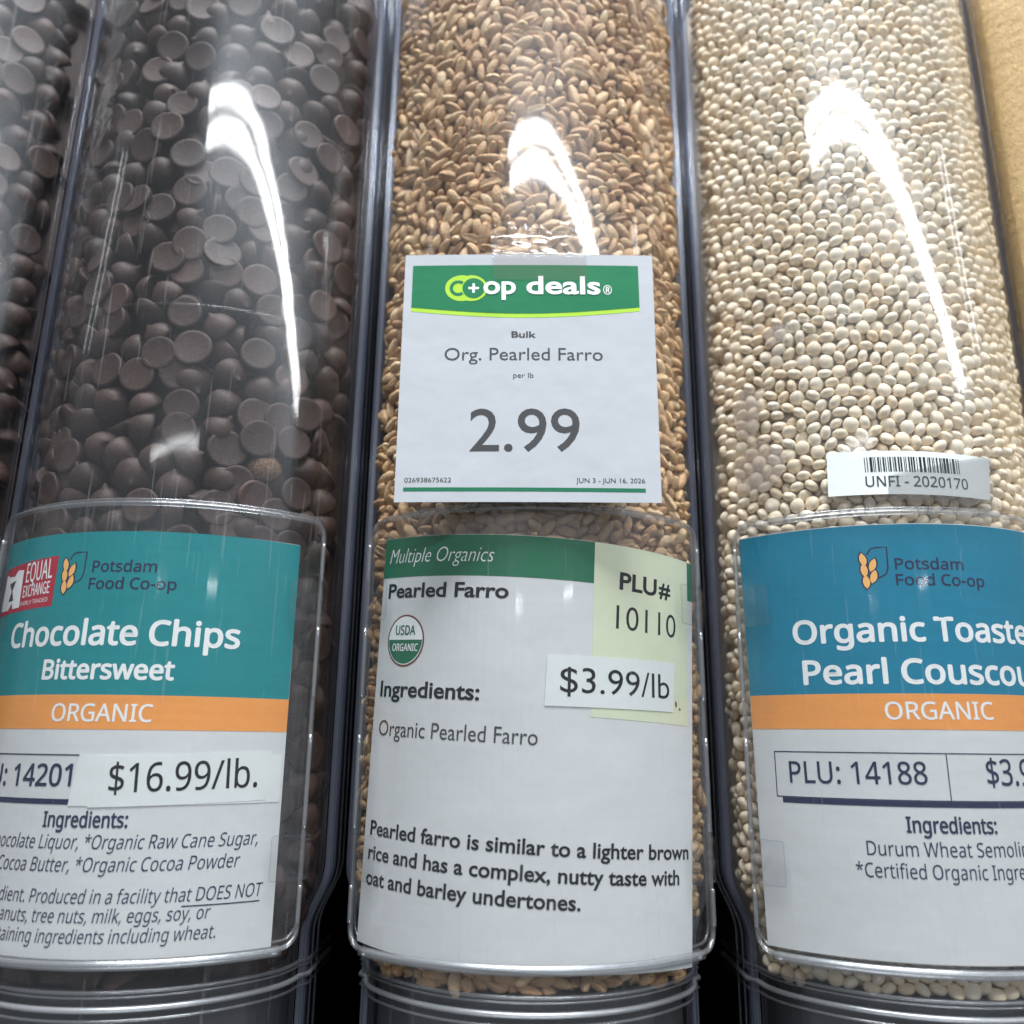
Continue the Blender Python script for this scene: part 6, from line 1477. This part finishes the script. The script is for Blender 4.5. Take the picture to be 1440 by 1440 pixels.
# ------------------------------------------------------------------ white price card with the green banner
card = thing('price_card', 'square white price card with green banner reading 2.99, taped above the middle label', 'price card', (-.001, .217, .0615))
edge = dense([(-36.3, 61.4), (34.7, 62.0), (34.5, 136.1), (-36.4, 135.4)], 4)
flat_print('card', [edge], M['card'], on_card, 0, card, .28)
arcp = [(-34.1 + 64.5 * i / 24, 117.4 + .8 * i / 24 - 2.2 * math.sin(math.pi * i / 24)) for i in range(25)]
flat_print('lime_edge', [arcp + [(30.4, 120.0), (-34.1, 120.0)]], M['lime'], on_card, .04, card)
flat_print('green_banner', [[(p[0], p[1] + 1.25) for p in arcp] + [(30.3, 132.6), (-34.1, 131.9)]], M['deal_green'], on_card, .08, card)
flat_print('lime_oval', [circle(-20.0, 124.7, 4.7, 4.1, 36)], M['lime'], on_card, .12, card)
flat_print('lime_oval', [circle(-17.2, 124.7, 4.5, 4.1, 36)], M['lime'], on_card, .13, card)
ring_c = stroke(circle(-21.0, 124.7, 1.95, 2.0, 22, 50, 310), .95)
ring_o = stroke(circle(-16.6, 124.7, 2.6, 2.6, 28), 1.15, True)
flat_print('logo_rings', ring_c, M['deal_green'], on_card, .16, card)
flat_print('logo_rings', ring_o, M['deal_green'], on_card, .17, card)
flat_print('logo_centre', [circle(-16.6, 124.7, 2.3, 2.3, 24)], M['deal_green'], on_card, .165, card)
flat_print('plus_sign', [rect(-18.1, 124.35, -15.1, 125.05)], M['white_ink'], on_card, .20, card)
flat_print('plus_sign', [rect(-16.95, 123.2, -16.25, 126.2)], M['white_ink'], on_card, .205, card)
write('op', (-13.8, 123.0), (-4.6, 123.1), 5.5, M['white_ink'], on_card, .2, card, 'gill', .022)
write('deals', (-1.6, 123.1), (19.4, 123.3), 5.4, M['white_ink'], on_card, .2, card, 'gill', .022)
write('®', (20.2, 123.2), (22.6, 123.2), 2.9, M['white_ink'], on_card, .2, card, 'sans', 0)
write('Bulk', (-5.7, 109.5), (1.2, 109.5), 1.8, M['grey_ink'], on_card, .05, card, 'gill', .022)
write('Org. Pearled Farro', (-24.2, 102.4), (19.7, 102.8), 3.7, M['grey_ink'], on_card, .05, card, 'gill', .0)
write('per lb', (-5.1, 97.3), (.5, 97.3), 1.5, M['grey_ink'], on_card, .05, card, 'gill', .0)
write('2.99', (-16.6, 75.8), (13.2, 76.2), 12.0, M['grey_ink'], on_card, .05, card, 'gill', .004)
write('026938675622', (-33.8, 66.9), (-21.3, 67.0), 1.3, M['grey_ink'], on_card, .05, card, 'gill', .0)
write('JUN 3 - JUN 16, 2026', (12.0, 67.2), (30.4, 67.4), 1.3, M['grey_ink'], on_card, .05, card, 'gill', .0)
flat_print('green_rule', [[(-34.0, 64.4), (30.5, 64.8), (30.5, 65.9), (-34.0, 65.5)]], M['green'], on_card, .04, card)
# strip of tape that hangs the card, from the bin down over the banner
tv, tf = [], []
NXt, NZt = 40, 30
for j in range(NZt):
    for i in range(NXt):
        u_, w_ = i / (NXt - 1), j / (NZt - 1)
        s = -12.5 + 27.0 * u_ + (1 - w_) * 1.5
        z = 127.5 + 21.5 * w_ + (.8 * math.sin(u_ * 9) if w_ > .9 else 0)
        base = on_card(s, z, .25)
        if z > 135.5:
            t = (z - 135.5) / 9.5
            ycyl = CY - math.sqrt(max(1e-6, R * R - (s / 1000 - XC) ** 2)) - .0005
            yy = base[1] * (1 - min(1, t)) + ycyl * min(1, t) - .0008 * abs(noise.noise(Vector((s * .22, z * .30, 1)))) 
        else:
            yy = base[1]
        tv.append((base[0], yy, z / 1000))
for j in range(NZt - 1):
    for i in range(NXt - 1):
        a = j * NXt + i
        tf.append((a, a + 1, a + 1 + NXt, a + NXt))
link('tape_strip', tv, tf, M['tape'], card, True)

# ------------------------------------------------------------------ barcode sticker on the couscous bin
fs = on_cyl(XD, R)
bs = thing('barcode_sticker', 'small white barcode sticker stuck on the couscous bin above the blue label', 'sticker', (XD, CY - R, .066))
def t(s): return s + D0
flat_print('sticker_paper', [[(t(-23.0), 67.0), (t(21.8), 66.0), (t(23.4), 78.2), (t(-22.5), 79.6)]], M['sticker'], fs, .25, bs, .15)
x = -13.0
bars = []
rb = random.Random(4)
while x < 12.6:
    w = rb.choice((.22, .22, .44, .66))
    bars.append(rect(t(x), 72.9 - x * .02, t(min(x + w, 13.0)), 77.2 - x * .02))
    x += w + rb.choice((.22, .22, .44, .5))
flat_print('bars', bars, M['ink'], fs, .30, bs)
write('UNFI - 2020170', (t(-13.2), 69.0), (t(14.8), 68.4), 3.0, M['grey_ink'], fs, .30, bs, 'sans', 0, bold=.08)
flat_print('tape_cover', [[(t(-8), 65.0), (t(24.5), 64.0), (t(25.2), 79.5), (t(-7), 72.0)]], M['crinkle'], fs, .45, bs, .05)

# marks on the couscous bin: old tape residue and one husk flake
def blob(cx, cz, rx, rz, seed):
    return [(cx + rx * math.cos(a) * (1 + .35 * noise.noise(Vector((math.cos(a) * 2, math.sin(a) * 2, seed)))), cz + rz * math.sin(a) * (1 + .35 * noise.noise(Vector((math.cos(a) * 2 + 5, math.sin(a) * 2, seed))))) for a in [2 * math.pi * i / 26 for i in range(26)]]
tag(flat_print('tape_residue', [blob(t(-33.5), 119, 3.6, 3.0, 1)], M['residue'], fs, .08, None), 'small greyish patch of old tape glue beside the moulding line on the couscous bin', 'tape residue')
tag(flat_print('tape_residue', [blob(t(-44.5), 96, 4.5, 8.5, 2)], M['residue'], fs, .08, None), 'tall middle patch of old tape glue near the left side of the couscous bin', 'tape residue')
tag(flat_print('tape_residue', [blob(t(-42), 79, 8.0, 7.5, 3)], M['residue'], fs, .08, None), 'wide lowest patch of old tape glue, left of the barcode sticker', 'tape residue')
hv = []
fh = on_cyl(XD, .0572)
tag(flat_print('husk_flake', [[(-13.0, 161.6), (-10.2, 162.6), (-7.6, 165.6), (-8.6, 165.8), (-10.6, 164.2), (-11.4, 163.2)], [(-11.2, 162.0), (-8.6, 164.3), (-8.9, 162.9)]], M['husk'], fh, .1, None, .12), 'tiny dry brown husk flake caught among the cream pearls under the bright glare', 'husk')
